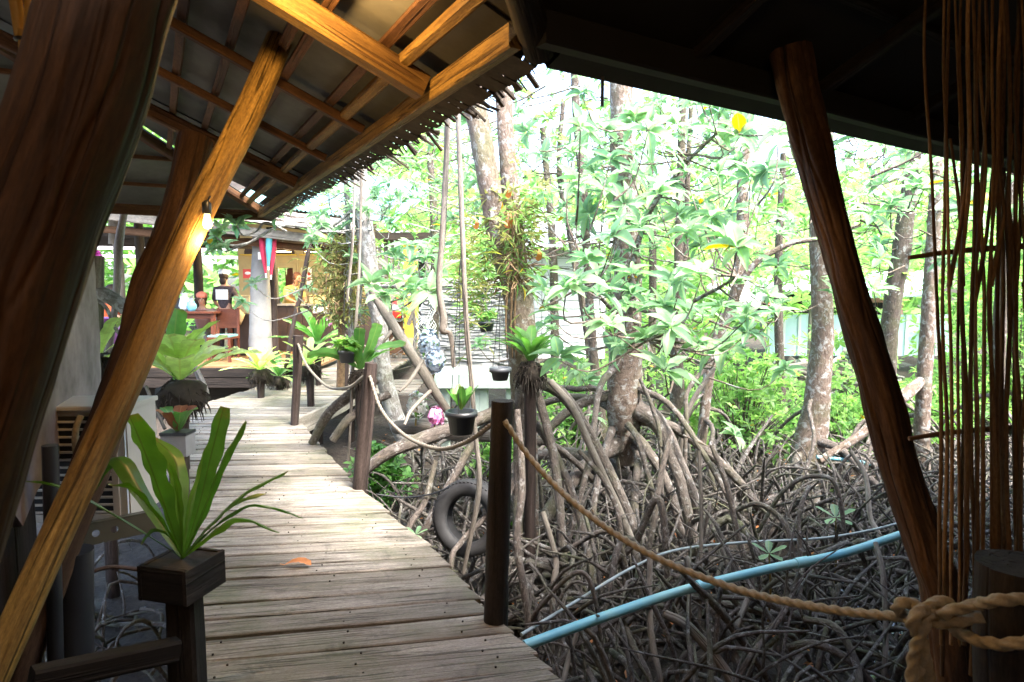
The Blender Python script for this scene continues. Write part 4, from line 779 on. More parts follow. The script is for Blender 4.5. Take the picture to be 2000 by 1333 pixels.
def shrub(label, c, r, h, cnt, L=.1, mat='leaf_far'):
    c = np.array(c, float); c[2] = float(ground_z(c[0], c[1])); t = thing('shrub', label, 'shrub', c, 'shrubs between the trees'); mb = MB(); st = MB()
    C = rng.normal(0, .42, (cnt, 3)) * [r, r, 0] + c; C[:, 2] += rng.uniform(.1, 1, cnt) ** .8 * h * np.exp(-((C[:, 0] - c[0]) ** 2 + (C[:, 1] - c[1]) ** 2) / (2 * r * r))
    rosettes(mb, C, L, 6, TPL_MID, .6, .45)
    for q in C[::5]: tube(st, [c + V3(rng.normal(0, .1), rng.normal(0, .1), -.05), (c + q) / 2 + V3(0, 0, .05), q], [.012, .008, .004], 5, 6, cap=False)
    mb.build('foliage', M[mat], t, True, loc=c)['kind'] = 'stuff'; st.build('stem', M['bark2'], t, True, loc=c)
shrub('bright green shrub with glossy leaves right of the big middle trunk', (3.1, 8.6, 0), 1.1, 1.6, 520)
shrub('low bright shrub at the foot of the driftwood pile', (4.9, 9.4, 0), 1.0, .9, 380)
shrub('sunlit low shrub between leaning pole and swollen trunk', (6.4, 9.8, 0), 1.0, .9, 380)
shrub('pale leafy shrub in front of the white boarded hut', (.9, 8.9, 0), .8, 1.5, 420)
shrub('small green shrub below the hanging pots', (-.1, 7.6, 0), .5, .8, 200)
shrub('dark glossy shrub beside the purplish post', (-1.5, 7.0, 0), .35, .7, 180, .11, 'leaf_fern2')
shrub('tall green shrub behind the pale mangrove elbow', (8.2, 10.2, 0), 1.2, 2.6, 700)
foliage('undergrowth', 'low green undergrowth spreading between the mangroves', [(1500, (1, 9.5, -.7), (13, 14, .3))], .13)
foliage('thicket', 'leafy mangrove thicket closing the view behind the trees', [(2600, (2.0, 12.5, .0), (15, 17.5, 3.2)), (1000, (-3, 17.5, 1.), (12, 20, 4.6)), (500, (-9, 20, 0), (-1, 23, 6)), (450, (8, 10, 1.5), (13, 13, 4.6)), (330, (1, 9, 3.4), (9, 13, 6.5))], .24)
foliage('far_forest', 'pale sunlit forest far behind the huts', [(5200, (-34, 26, -.5), (46, 34, 6.5)), (1500, (-34, 30, 6), (-3, 38, 11))], .75, 'leaf_far')

# ------------------------------------------------------------------ BIRD'S-NEST FERNS
def fern_ros(t, c, n, Lm, w, mat, el0=.25, el1=1.25, droop=.35, az0=0., base='leaf', blunt=.3):
    for k in range(n):
        az = az0 + 2.399 * k; q = k / max(1, n - 1); el = el0 + (el1 - el0) * q + rng.normal(0, .06); L = Lm * rng.uniform(.8, 1.1) * (1 - .15 * q)
        d = V3(math.cos(az), math.sin(az), 0); p = [c + d * .02, c + d * L * .33 * math.cos(el) + V3(0, 0, L * .33 * math.sin(el)), c + d * L * .7 * math.cos(el * .92) + V3(0, 0, L * .68 * math.sin(el) * .95 - droop * .1 * L), c + d * L * math.cos(el * .75) + V3(0, 0, L * math.sin(el) * .85 - droop * L * .35 * (1 - q))]
        frond(p, w * rng.uniform(.8, 1.15), V3(-d[1], d[0], 0), base, mat, t, 12, 4, .12, blunt)
def root_ball(t, c, r, h, loc):
    mb = MB(); blob(mb, c - V3(0, 0, h * .5), r, 0, 16, 10, .16, (1, 1, h / r * .5))
    for k in range(160):
        d = unit(rng.normal(0, 1, 3)); q = c - V3(0, 0, h * .5) + d * V3(r, r, h * .5) * .95
        tube(mb, [q, q + d * rng.uniform(.01, .04) + V3(0, 0, -.02), q + d * rng.uniform(.02, .06) + V3(0, 0, -rng.uniform(.03, .1))], [.006, .004, .002], 4, 4, cap=False)
    mb.build('root_ball', M['soil'], t, True, loc=loc)
# near fern in the box
c = at(355, 1095, 2.15); f1 = thing('birds_nest_fern', 'long-leaved fern in a dark wooden box at the left edge of the boardwalk', 'fern', V3(c[0], c[1], GZ))
fl = np.array(f1['_w']); Y0 = 2.15
for tip, ms, wd, dp, sd, bl, rn in (((252, 812), [(318, 980), (285, 890)], .125, -.05, (.9, -.4, 0), .9, .8), ((437, 795), [(388, 990), (412, 890)], .075, .1, (1, -.2, 0), .9, .7), ((480, 823), [(398, 1000), (432, 910)], .05, .05, (.8, -.6, .1), .3, .4),
                                 ((562, 920), [(415, 1020), (478, 962)], .06, -.05, (.3, -.9, .4), .0, .5), ((592, 1012), [(410, 1035), (480, 988), (540, 992)], .045, -.15, (.2, -.9, .5), .0, .3), ((545, 1040), [(412, 1045), (470, 1012)], .05, -.3, (.1, -.8, .5), .0, .9),
                                 ((212, 948), [(320, 1030), (262, 962)], .075, -.2, (.5, -.8, .35), .1, .2), ((40, 940), [(300, 1055), (190, 990), (110, 952)], .042, -.25, (.2, -.9, .4), .0, .4), ((300, 855), [(352, 990), (342, 900)], .07, .22, (.9, .4, 0), .2, .9),
                                 ((170, 970), [(300, 1000), (235, 900), (200, 910)], .08, .25, (.5, .8, .2), .2, .1),
                                 ((405, 870), [(372, 990), (392, 930)], .035, .2, (.8, .4, .1), 0, .6), ((330, 905), [(352, 1010), (345, 950)], .03, -.08, (.9, -.3, .1), 0, .8), ((520, 965), [(408, 1030), (465, 985)], .035, .12, (.3, .9, .3), 0, .5), ((275, 1065), [(330, 1050), (300, 1040)], .03, -.2, (.2, -.8, .5), 0, .2)):
    P = [at(356, 1092, Y0)] + [at(x, y_, Y0 + dp * (j + 1) / (len(ms) + 1)) for j, (x, y_) in enumerate(ms)] + [at(tip[0], tip[1], Y0 + dp)]
    frond(P, wd * .95, sd, 'leaf', M['leaf_fern'], f1, 22, 8, .10, bl, .3, rn, .006)
bc = at(357, 1122, 2.15)
for k, (dx, dy, rz) in enumerate(((0, -.085, .0), (0, .085, .0), (-.09, 0, 1.57), (.09, 0, 1.57))):
    rot = -.25; v = V3(dx * math.cos(rot) - dy * math.sin(rot), dx * math.sin(rot) + dy * math.cos(rot), 0)
    box(MB(), bc + v, (.19, .014, .12), 0, .1, rz + rot).build('box_side', M['black_w'], f1, loc=fl)
box(MB(), bc + V3(0, 0, .03), (.165, .165, .05), 0, .1, -.25).build('soil', M['soil'], f1, loc=fl)
beam(MB(), V3(bc[0], bc[1], GZ), V3(bc[0], bc[1], bc[2] - .05), .1, .09, (0, 1, 0), .12, 8, .05).build('stand', M['black_w'], f1, loc=fl)
# lime fern
def stand_fern(label, px, py, Y, n, Lm, w, mat, ball=(.13, .16), stand='post', **k):
    c = at(px, py, Y); b = V3(c[0], c[1], float(ground_z(c[0], c[1]))); t = thing('birds_nest_fern', label, 'fern', b, "bird's-nest ferns along the walk")
    fern_ros(t, c, n, Lm, w, M[mat], **k); root_ball(t, c, ball[0], ball[1], b)
    if stand: tube(MB(), [b - V3(0, 0, .1), (b + c) / 2, c - V3(0, 0, ball[1] * .7)], [.05, .045, .05], 10, 10, .1).build('stand', M[stand], t, True, loc=b)
    return t
t = stand_fern('big lime green fern on a black root ball beyond the leaning post', 352, 742, 5.15, 17, .66, .20, 'leaf_lime', (.19, .28), el0=.5, el1=1.35, droop=.4, az0=.4, blunt=.5)
frond(path((340, 742, 5.12), (338, 690, 5.1), (342, 640, 5.08), (346, 603, 5.08)), .16, (1, 0, 0), 'leaf', M['leaf_fern2'], t, 16, 6, .08, .9)
stand_fern('lime rosette fern on a stump by the far side of the walk', 508, 722, 8.6, 20, .50, .10, 'leaf_lime', (.14, .2), el0=.1, az0=1.)
stand_fern('broad green fern behind the slim brown post', 620, 672, 9.6, 17, .75, .14, 'leaf_fern2', (.15, .2), el0=.1, az0=.2)
stand_fern('yellow green fern low beside the slim brown post', 605, 712, 8.0, 16, .50, .09, 'leaf_lime', (.12, .16), el0=.1, az0=2)
stand_fern('dark green fern below the lime rosette', 545, 735, 9.3, 14, .5, .09, 'leaf_fern2', (.12, .16), el0=-.1, az0=.7)
stand_fern('dark fern leaves crowding between lime rosette and walk', 580, 728, 10.2, 14, .55, .1, 'leaf_fern2', (.12, .16), el0=-.1, az0=.3)
t = stand_fern('bright green fern standing behind the purplish post', 704, 722, 5.6, 7, .45, .09, 'leaf_fern2', (.08, .12), el0=.5, az0=1.2, blunt=.6)
for pts in (((704, 722, 5.6), (700, 690, 5.55), (702, 650, 5.5), (703, 640, 5.5)), ((704, 722, 5.6), (725, 690, 5.6), (760, 676, 5.6), (792, 674, 5.55)), ((704, 722, 5.6), (722, 680, 5.6), (734, 645, 5.6), (738, 632, 5.6)), ((704, 722, 5.6), (672, 700, 5.5), (640, 690, 5.4), (600, 696, 5.3))):
    frond(path(*pts), .1, (1, .3, .5) if pts[-1][0] > 750 or pts[-1][0] < 620 else (1, 0, 0), 'leaf', M['leaf_fern2'], t, 14, 6, .12, .9)
stand_fern('shaggy green fern growing on the twin-stemmed trunk', 1036, 705, 5.1, 20, .42, .075, 'leaf_fern2', (.10, .2), el0=.55, az0=.8, blunt=.2)
stand_fern('small fern half hidden left of the honey coloured post', 195, 690, 5.0, 9, .6, .09, 'leaf_lime', (.1, .1), el0=.2, az0=2.2)
# pot with brown leaves below the lime fern
def pot(mb, c, r, h, m=0, lip=.012):
    lathe(mb, [(.001, -h), (r * .78, -h), (r, -.03), (r + lip, -.03), (r + lip, 0), (r - .006, 0), (r - .012, -.03), (.001, -.035)], c, 24, m); return mb
c = at(347, 845, 4.3); pb = thing('potted_plant', 'small plant with maroon leaves in a grey trough left of the walk', 'potted plant', V3(c[0], c[1], float(ground_z(c[0], c[1])))); pl = np.array(pb['_w'])
box(MB(), c - V3(0, 0, .08), (.17, .13, .15)).build('trough', M['flowerpot'], pb, loc=pl); box(MB(), c + V3(0, 0, .0), (.18, .14, .02)).build('rim', M['black'], pb, loc=pl)
for k in range(7):
    a = k * .9; d = V3(math.cos(a) * .7, math.sin(a) * .7, .8); frond([c, c + d * .06, c + d * .14 + V3(0, 0, .03), c + d * .2], .09, (-d[1], d[0], 0), 'leaf', M['leaf_brown'] if k % 3 else M['leaf_fern2'], pb, 8, 4, .1, .5)
beam(MB(), V3(c[0], c[1], GZ), V3(c[0], c[1], c[2] - .155), .1, .1, (0, 1, 0), .1, 4, .04).build('stand', M['deck_dark'], pb, loc=pl)
# hanging pots
def hang_pot(label, px, py, Y, r, h, mat, plant, top, wires=((0, 0),)):
    c = at(px, py, Y); t = thing('hanging_pot', label, 'plant pot', c - V3(0, 0, h)); l = np.array(t['_w'])
    pot(MB(), c, r, h).build('pot', M[mat], t, True, loc=l); lathe(MB(), [(.001, -.02), (r - .012, -.03)], c, 20).build('soil', M['moss'], t, True, loc=l)
    for k in range(3):
        a = k * 2.1 + .4; e = c + V3(math.cos(a) * r, math.sin(a) * r, 0); tube(MB(), [e, c + V3(0, 0, top)], [.0022], 5).build('wire', M['black'], t, True, loc=l)
    if plant == 'leafy':
        for k in range(9): a = k * 2.4; d = unit(V3(math.cos(a) * .6, math.sin(a) * .6, .9)); frond([c + d * .01, c + d * .05, c + d * .1, c + d * rng.uniform(.12, .2)], .055, (-d[1], d[0], 0), 'leaf', M['leaf_fern2'], t, 8, 4, .1, .5)
    elif plant == 'bushy':
        mb = MB(); rosettes(mb, c + rng.normal(0, 1, (26, 3)) * [r * .6, r * .6, .03] + V3(0, 0, .06), .07, 6, TPL_MID, .5, .6); mb.build('foliage', M['leaf_far'], t, True, loc=l)['kind'] = 'stuff'
    return t
hang_pot('large black pot hanging over the sagging rope', 901, 803, 3.75, .085, .135, 'black', 'leafy', .9)
hang_pot('small charcoal pot hanging beside the shaggy fern', 977, 718, 4.2, .062, .085, 'pot_g', 'bushy0', .5)
hang_pot('dark pot with pale leafy plant hanging left of the fern', 677, 684, 5.5, .07, .11, 'pot_g', 'bushy', .6)
hang_pot('small pot with wispy plant in front of the shingled wall', 950, 628, 7.5, .09, .12, 'pot_g', 'bushy', .8)

# epiphyte mass on the twin trunk
ep = thing('epiphyte_clump', 'straggly clump of dry and green epiphytes round the twin trunk', 'epiphyte', at(1000, 480, 5.4)); el_ = np.array(ep['_w'])
mb = MB(); mg = MB(); my = MB(); mo = MB()
for k in range(800):
    q = rng.normal(0, 1, 3); c0 = at(rng.choice([995, 1010, 990, 1020, 1012]) + q[0] * 15, rng.uniform(405, 570), 5.42 + q[1] * .12); d = unit(V3(q[0] + rng.normal(0, .4), -.3 + rng.normal(0, .5), rng.normal(-.2, .7)))
    m_ = (mb, mb, my, mg)[k % 4]; l = rng.uniform(.05, .16)
    leaves(m_, c0[None], d[None], V3(0, 0, 1)[None] + rng.normal(0, .3, (1, 3)), l, l * .07 + .004, TPL_MID)
for k in range(80):
    c0 = at(1008 + rng.normal(0, 30), 430 + rng.normal(0, 45), 5.35 + rng.normal(0, .15)); rosettes(my if k % 2 else mg, c0[None], rng.uniform(.05, .09), 5, TPL_MID, .8, .4)
for k in range(650):   # wispy skirt towards the left
    c0 = at(935 + rng.normal(0, 26), 530 + rng.normal(0, 60), 5.5 + rng.normal(0, .2)); d = unit(V3(-.8 + rng.normal(0, .5), rng.normal(0, .4), .2 + rng.normal(0, .5))); leaves(my if k % 3 else mg, c0[None], d[None], V3(0, 0, 1)[None], rng.uniform(.06, .16), .012, TPL_MID)
mb.build('dry_leaves', M['moss'], ep, True, loc=el_)['kind'] = 'stuff'; mg.build('green_leaves', M['leaf_far'], ep, True, loc=el_)['kind'] = 'stuff'; my.build('yellow_leaves', M['leaf_y'], ep, True, loc=el_)['kind'] = 'stuff'
for px, py, r in ((993, 372, .035), (993, 425, .05), (930, 435, .03), (1052, 495, .035)):
    c0 = at(px, py, 5.3); frond([c0 + V3(0, 0, r), c0 + V3(.01, -.02, 0), c0 - V3(0, 0, r), c0 - V3(.01, -.01, r * 1.7)], r * 1.4, (1, 0, 0), 'shield_leaf', M['orange'], ep, 8, 4, .1, .5)
for px in (1000, 990, 1007): tube(MB(), path((px, 430, 5.36), (px + 4, 520, 5.36), (px - 2, 620, 5.37), (px + 1, 700, 5.38)), [.014, .010, .009, .006], 7, 20, .1).build('aerial_root', M['moss'], ep, True, loc=el_)

# yellow wispy bush hanging by the pale trunk
yb = thing('wispy_bush', 'yellow green bamboo-like bush left of the whitish trunk', 'shrub', at(668, 620, 7.3)); yl = np.array(yb['_w']); my = MB(); mg = MB()
for k in range(1700):
    t_ = rng.uniform(); c0 = at(672 + rng.normal(0, 14 + 22 * math.sin(t_ * 3)), 465 + 165 * t_, 7.3 + rng.normal(0, .18)); d = unit(V3(rng.normal(0, .8), rng.normal(0, .5), rng.normal(.1, .6))); leaves(my if k % 4 else mg, c0[None], d[None], V3(0, 0, 1)[None], rng.uniform(.06, .15), .017, TPL_MID)
my.build('foliage', M['leaf_y'], yb, True, loc=yl)['kind'] = 'stuff'; mg.build('dry_foliage', M['moss'], yb, True, loc=yl)['kind'] = 'stuff'
tube(MB(), path((665, 760, 7.3), (668, 620, 7.3), (675, 480, 7.3)), [.05, .04, .02], 10, 14, .1).build('stem', M['moss'], yb, True, loc=yl)

# flowers
def flowers(name, label, px, py, Y, r, mat, cnt, ps, group=None):
    c = at(px, py, Y); t = thing(name, label, 'flowers', c - V3(0, 0, r)); l = np.array(t['_w']); mb = MB(); g = MB()
    D = rng.normal(0, 1, (cnt, 3)); D /= np.linalg.norm(D, axis=1)[:, None]; P = c + D * r * np.array([.8, .6, 1.1]) * rng.uniform(.75, 1, (cnt, 1))
    for k in range(4):
        X = np.cross(D, rng.normal(0, 1, (cnt, 3))); leaves(mb, P, X + D * .25, D, ps, ps * .9, TPL_MID)
    mb.build('petals', M[mat], t, True, loc=l)['kind'] = 'stuff'
    leaves(g, P[:cnt // 5] - D[:cnt // 5] * r * .2, D[:cnt // 5] + V3(0, 0, -.6), np.tile([0., 0, 1], (cnt // 5, 1)), r * .6, r * .25, TPL_MID); g.build('leaves', M['leaf_fern2'], t, True, loc=l)['kind'] = 'stuff'
    tube(MB(), [c, c - V3(.02, 0, r * 1.6)], [.008], 6).build('stem', M['leaf_fern2'], t, True, loc=l)
    return t
flowers('hydrangea_bunch', 'bunch of pale blue hydrangea heads tied to the dead branch', 838, 672, 5.75, .12, 'hyd', 130, .04)
flowers('hydrangea_bunch', 'lower blue hydrangea heads on the dead branch', 850, 705, 5.7, .10, 'hyd', 110, .04)
flowers('orchid_spray', 'pink orchid spray above the grey hollow log', 852, 812, 5.6, .075, 'orchid', 40, .05)
flowers('white_flowers', 'small white blossoms between trunk and log', 815, 792, 5.9, .12, 'petal', 55, .035)
flowers('magenta_flower', 'magenta bloom at the left edge of the restaurant', 186, 502, 6.4, .05, 'magenta', 40, .05)
flowers('pink_flower', 'pale pink bloom above the broad green fern', 645, 627, 9.2, .05, 'orchid', 24, .05)

# ------------------------------------------------------------------ tyre, pipes, cable, seedlings, fallen leaf
tc_ = at(918, 1012, 4.45); ax = unit(V3(-.35, -1, .15)); ty = thing('old_tyre', 'worn grey car tyre lying upright among the roots', 'tyre', tc_); 
Ro, Ri, wd = .27, .165, .085
prof = [(Ri, -wd * .8), (Ri + .03, -wd), (Ro - .04, -wd * 1.05), (Ro, -wd * .75), (Ro + .004, -wd * .3), (Ro + .004, wd * .3), (Ro, wd * .75), (Ro - .04, wd * 1.05), (Ri + .03, wd), (Ri, wd * .8), (Ri - .005, wd * .5), (Ri + .06, 0), (Ri - .005, -wd * .5), (Ri, -wd * .8)]
lathe(MB(), prof, tc_, 40, axis=ax).build('carcass', M['tyre'], ty, True, loc=tc_)
tz = unit(ax); tx_ = unit(np.cross(tz, V3(0, 0, 1))); ty_ = np.cross(tz, tx_); mb = MB()
for k in range(56):
    a = k / 56 * 2 * math.pi; d = tx_ * math.cos(a) + ty_ * math.sin(a)
    for s in (-1, 1): beam(mb, tc_ + d * (Ro + .005) + tz * wd * .1 * s, tc_ + d * (Ro - .01) + tz * wd * .86 * s, .016, .01, d, .1)
mb.build('tread', M['tyre'], ty, loc=tc_)
def pipe(name, label, pts, r, mat, n=60, seg=14):
    return tag(tube(MB(), path(*pts), [r], seg, n).build(name, M[mat], smooth=True), label, 'pipe')
pipe('hose', 'thin pale hose running above the thick blue pipe', [(1018, 1240, 3.1), (1130, 1172, 3.5), (1230, 1112, 3.8), (1320, 1075, 4.1), (1450, 1060, 4.4), (1600, 1052, 4.6), (1700, 1036, 4.7), (1770, 1018, 4.8)], .009, 'pipe_w')
pipe('water_pipe', 'short blue pipe behind the swollen trunk on the right', [(1595, 893, 7.2), (1660, 900, 7.2), (1725, 912, 7.2)], .022, 'pipe')
pipe('cable', 'thin dark cable strung from the walk to the tyre', [(735, 966, 4.5), (790, 972, 4.5), (840, 966, 4.45), (878, 952, 4.4)], .006, 'black')
pipe('cable', 'bent grey conduit over the mud left of the fern box', [(170, 1120, 2.9), (215, 1108, 2.95), (265, 1112, 3.0), (285, 1118, 3.0)], .010, 'post')
def coupled(name, label, pts, r, mat, at_):
    b = at(*pts[0]); t = thing(name, label, 'pipe', b); P = catmull(path(*pts), 90); tube(MB(), P, [r], 18, 90, .01).build('tube', M[mat], t, True, loc=b)
    for k in at_: tube(MB(), P[k:k + 4], [r * 1.22], 18).build('coupling', M[mat], t, True, loc=b)
coupled('water_pipe', 'thick light blue water pipe crossing the roots to the leaning pole', [(1024, 1262, 3.0), (1180, 1205, 3.25), (1340, 1152, 3.5), (1500, 1112, 3.7), (1640, 1083, 3.85), (1765, 1043, 4.05)], .026, 'pipe', (38, 60))
def seedling(label, px, py, Y, s):
    c = at(px, py, Y); b = V3(c[0], c[1], float(ground_z(c[0], c[1]))); t = thing('mangrove_seedling', label, 'seedling', b, 'mangrove seedlings among the roots')
    tube(MB(), [b, (b + c) / 2 + V3(.02, 0, 0), c], [.008, .007, .005], 6, 8).build('stem', M['leaf_fern2'], t, True, loc=b)
    for k in range(5):
        a = k * 1.3; d = V3(math.cos(a), math.sin(a) * .8, .45 if k < 3 else -.1); frond([c + d * .01 * s, c + d * .06 * s, c + d * .12 * s, c + d * .17 * s], .07 * s, (-d[1], d[0], 0), 'leaf', M['leaf'], t, 8, 4, .05, .2)
seedling('mangrove seedling with open leaves below the swollen trunk', 1632, 1012, 4.9, .9)
seedling('small seedling just above the blue pipe', 1502, 1082, 4.2, .7)
seedling('tiny green shoot at the boardwalk edge', 812, 1045, 3.9, .45)
c0 = atz(583, 1104, .012)
fl_ = thing('fallen_leaf', 'curled orange brown leaf lying on the boardwalk', 'leaf', c0); frond([c0 + V3(-.075, .0, .0), c0 + V3(-.03, 0, .016), c0 + V3(.02, .0, .018), c0 + V3(.07, -.01, .003)], .055, (0, 1, .1), 'blade', M['orange'], fl_, 10, 6, .12, .1, .4)
tube(MB(), [c0 + V3(-.075, 0, 0), c0 + V3(-.1, .005, .004)], [.002], 5).build('leaf_stalk', M['orange'], fl_, True, loc=c0)

# ------------------------------------------------------------------ LEFT: plaster wall, AC unit
wl = thing('plaster_wall', 'mottled pinkish plaster wall behind the dark trunk', 'wall', at(120, 900, 3.6)); w0 = np.array(wl['_w'])
pA = at(180, 400, 4.1); pB = at(60, 400, 2.9); dirw = unit(V3(pB[0] - pA[0], pB[1] - pA[1], 0)); mb = MB(); nz, nu = 26, 20; Vv = []
zt, zb = 1.8, .62
for j in range(nz):
    for i_ in range(nu):
        z = zb + (zt - zb) * j / (nz - 1); u = 4.0 * i_ / (nu - 1); e = .02 * math.sin(z * 9) + .012 * math.sin(z * 31) + (-.035 * max(0, .75 - z) * 10 if 0 else 0)
        p = V3(pA[0], pA[1], z) + dirw * (u + (e if i_ == 0 else 0)); p[2] += (.07 * math.sin(u * 7) + .05 * math.sin(u * 17 + 1)) if j == 0 else 0; Vv.append(p)
idx = np.arange(nz * nu).reshape(nz, nu); q = np.stack([idx[:-1, :-1], idx[1:, :-1], idx[1:, 1:], idx[:-1, 1:]], -1).reshape(-1, 4)
nw = -V3(-dirw[1], dirw[0], 0); Vv = np.array(Vv); mb.add(Vv, q); mb.add(Vv + nw * .12, q)
ed = np.arange(nz - 1); mb.add(np.vstack([Vv[idx[:, 0]], Vv[idx[:, 0]] + nw * .12]), np.stack([ed, ed + 1, ed + 1 + nz, ed + nz], 1)); eb = np.arange(nu - 1); mb.add(np.vstack([Vv[idx[0]], Vv[idx[0]] + nw * .12]), np.stack([eb, eb + 1, eb + 1 + nu, eb + nu], 1))
mb.build('plaster', M['plaster'], wl, True, loc=w0)
for k in range(4, 14):  # added dark boards that stop skylight coming in under the wall
    p = V3(pA[0], pA[1], 0) + dirw * (k * .3 + .15) + nw * .09; beam(MB(), V3(p[0], p[1], GZ), V3(p[0], p[1], .80), .285, .02, nw).build('shade_base_board', M['black_w'], wl, loc=w0)
acx = at(236, 800, 3.1); ac = thing('air_conditioner', 'beige outdoor air conditioner unit mounted low beside the wall', 'air conditioner', V3(acx[0] - .4, 3.2, .33)); al = np.array(ac['_w'])
aw, ad_, ah = .72, .30, .56; cx_, cy_, cz_ = acx[0] - aw / 2, 3.1 + ad_ / 2, .33 + ah / 2; rz = .03
exx = V3(math.cos(rz), math.sin(rz), 0); eyy = V3(-math.sin(rz), math.cos(rz), 0); cc = V3(cx_, cy_, cz_)
box(MB(), cc + eyy * .012, (aw, ad_ - .024, ah), 0, .02, rz).build('casing', M['ac'], ac, loc=al)
box(MB(), cc + V3(0, 0, ah / 2 + .012) + eyy * .0, (aw + .02, ad_ + .02, .024), 0, .2, rz).build('lid', M['ac'], ac, loc=al)
box(MB(), cc + exx * (aw / 2 - .02) - eyy * (ad_ / 2 - .004), (.04, .012, ah - .02), 0, .1, rz).build('side_panel', M['ac_s'], ac, loc=al)
box(MB(), cc + exx * .03 - eyy * (ad_ / 2 - .014), (.54, .012, ah - .06), 0, .05, rz).build('grille_recess', M['dark'], ac, loc=al)
for k in range(13):
    box(MB(), cc + V3(0, 0, -ah / 2 + .05 + k * .038) + exx * .03 - eyy * (ad_ / 2 + .002), (.54, .014, .011), 0, .2, rz).build('slat', M['ac'], ac, loc=al)
for s in (-.25, .31): box(MB(), cc + exx * s - eyy * (ad_ / 2 + .003), (.03, .018, ah - .03), 0, .15, rz).build('frame', M['ac'], ac, loc=al)
box(MB(), cc + exx * .03 - eyy * (ad_ / 2 + .003) - V3(0, 0, ah / 2 - .02), (.56, .018, .04), 0, .15, rz).build('frame', M['ac'], ac, loc=al)
tube(MB(), path((158, 812, 2.95), (148, 840, 2.93), (148, 880, 2.93), (156, 905, 2.95)), [.014], 10, 16).build('pipe_loop', M['rope'], ac, True, loc=al)
br = thing('steel_bracket', 'olive steel bracket with round holes under the air conditioner', 'bracket', at(200, 1050, 2.95)); bl_ = np.array(br['_w'])
P0, P1 = at(112, 1058, 2.78), at(305, 1018, 3.12); dv = unit(P1 - P0); nb = unit(np.cross(dv, V3(0, 0, 1)))
hc = [P0 + dv * q for q in (.1, .2, .28)]; hc = [at(150, 1054, 0.) if 0 else q for q in hc]
L_ = np.linalg.norm(P1 - P0); mb = MB(); hr = .017; hh = .052; tt = np.linspace(0, L_, 2)
cuts = [.07, .155, .235]; xs = [0] + [c_ + s for c_ in cuts for s in (-.03, .03)] + [L_]
def bp(x, z): return P0 + dv * x + V3(0, 0, z)
for a_, b_ in zip(xs[0::2], xs[1::2]): poly(mb, [bp(a_, -hh), bp(b_, -hh), bp(b_, hh), bp(a_, hh)], .006, nb)
for c_ in cuts:
    th = np.linspace(0, 2 * np.pi, 17)[:-1] + np.pi / 16; sq = [(.03 * np.clip(1.42 * math.cos(t_), -1, 1), hh * np.clip(1.42 * math.sin(t_), -1, 1)) for t_ in th]; ci = [(hr * math.cos(t_), hr * math.sin(t_)) for t_ in th]
    V_ = [bp(c_ + a_, b_) for a_, b_ in sq] + [bp(c_ + a_, b_) for a_, b_ in ci] + [bp(c_ + a_, b_) - nb * .006 for a_, b_ in ci] + [bp(c_ + a_, b_) - nb * .006 for a_, b_ in sq]
    i_ = np.arange(16); j_ = (i_ + 1) % 16; mb.add(V_, np.concatenate([np.stack([i_ + 16 * a_, j_ + 16 * a_, j_ + 16 * (a_ + 1), i_ + 16 * (a_ + 1)], 1) for a_ in range(3)]))
poly(mb, [bp(0, hh), bp(L_, hh), bp(L_, hh) + V3(0, .05, 0), bp(0, hh) + V3(0, .05, 0)], .006, V3(0, 0, 1))
mb.build('channel', M['steel'], br, loc=bl_)
# dead branch at left and little posts
for lab, pts, rad, mt in (('white bare driftwood limb left of the honey coloured post', [(160, 560, 5.2), (200, 575, 5.2), (235, 595, 5.2), (275, 630, 5.2)], [.05, .06, .055, .05], 'bark3'),
                      ('pale bent stick under the driftwood limb', [(175, 580, 5.0), (205, 598, 5.0), (225, 640, 5.0), (238, 660, 5.0)], [.012, .014, .014, .012], 'bark3')):
    tag(tube(MB(), path(*pts), rad, 12, 24, .08).build('driftwood_limb', M[mt], smooth=True), lab, 'branch')
for lab, pts, rad in (('slim crooked grey post at the left of the restaurant deck', [(200, 760, 6.3), (225, 600, 6.4), (232, 480, 6.4), (245, 400, 6.4)], [.035, .03, .04, .03]), ('stout weathered grey post beside the plaster wall', [(185, 760, 5.2), (186, 640, 5.2), (188, 500, 5.2)], [.06, .06, .06]),
                      ('dark crooked stake standing before the counter', [(558, 720, 8.8), (572, 640, 8.8), (590, 560, 8.8), (608, 460, 8.8)], [.028, .03, .032, .03]), ('grey stick leaning under the lime fern', [(385, 800, 6.6), (402, 770, 6.8), (380, 715, 7.0)], [.04, .04, .03]),
                      ('thin pale stick leaning by the root ball', [(322, 838, 4.6), (300, 790, 4.7), (285, 755, 4.8)], [.012, .012, .012])):
    tag(tube(MB(), path(*pts), rad, 12, 24, .1).build('wooden_stake', M['grey'] if 'grey' in lab or 'pale' in lab else M['post'], smooth=True), lab, 'stake')
# violet water jar
c0 = at(208, 660, 6.6); jr = thing('clay_jar', 'violet round jar standing behind the slim grey post', 'jar', c0)
lathe(MB(), [(.001, -.2), (.09, -.19), (.14, -.08), (.15, .03), (.12, .13), (.07, .17), (.08, .2), (.06, .2), (.05, .16)], c0, 24).build('body', M['violet'], jr, True, loc=c0); lathe(MB(), [(.001, .215), (.07, .21), (.085, .2)], c0, 20).build('lid', M['violet'], jr, True, loc=c0)

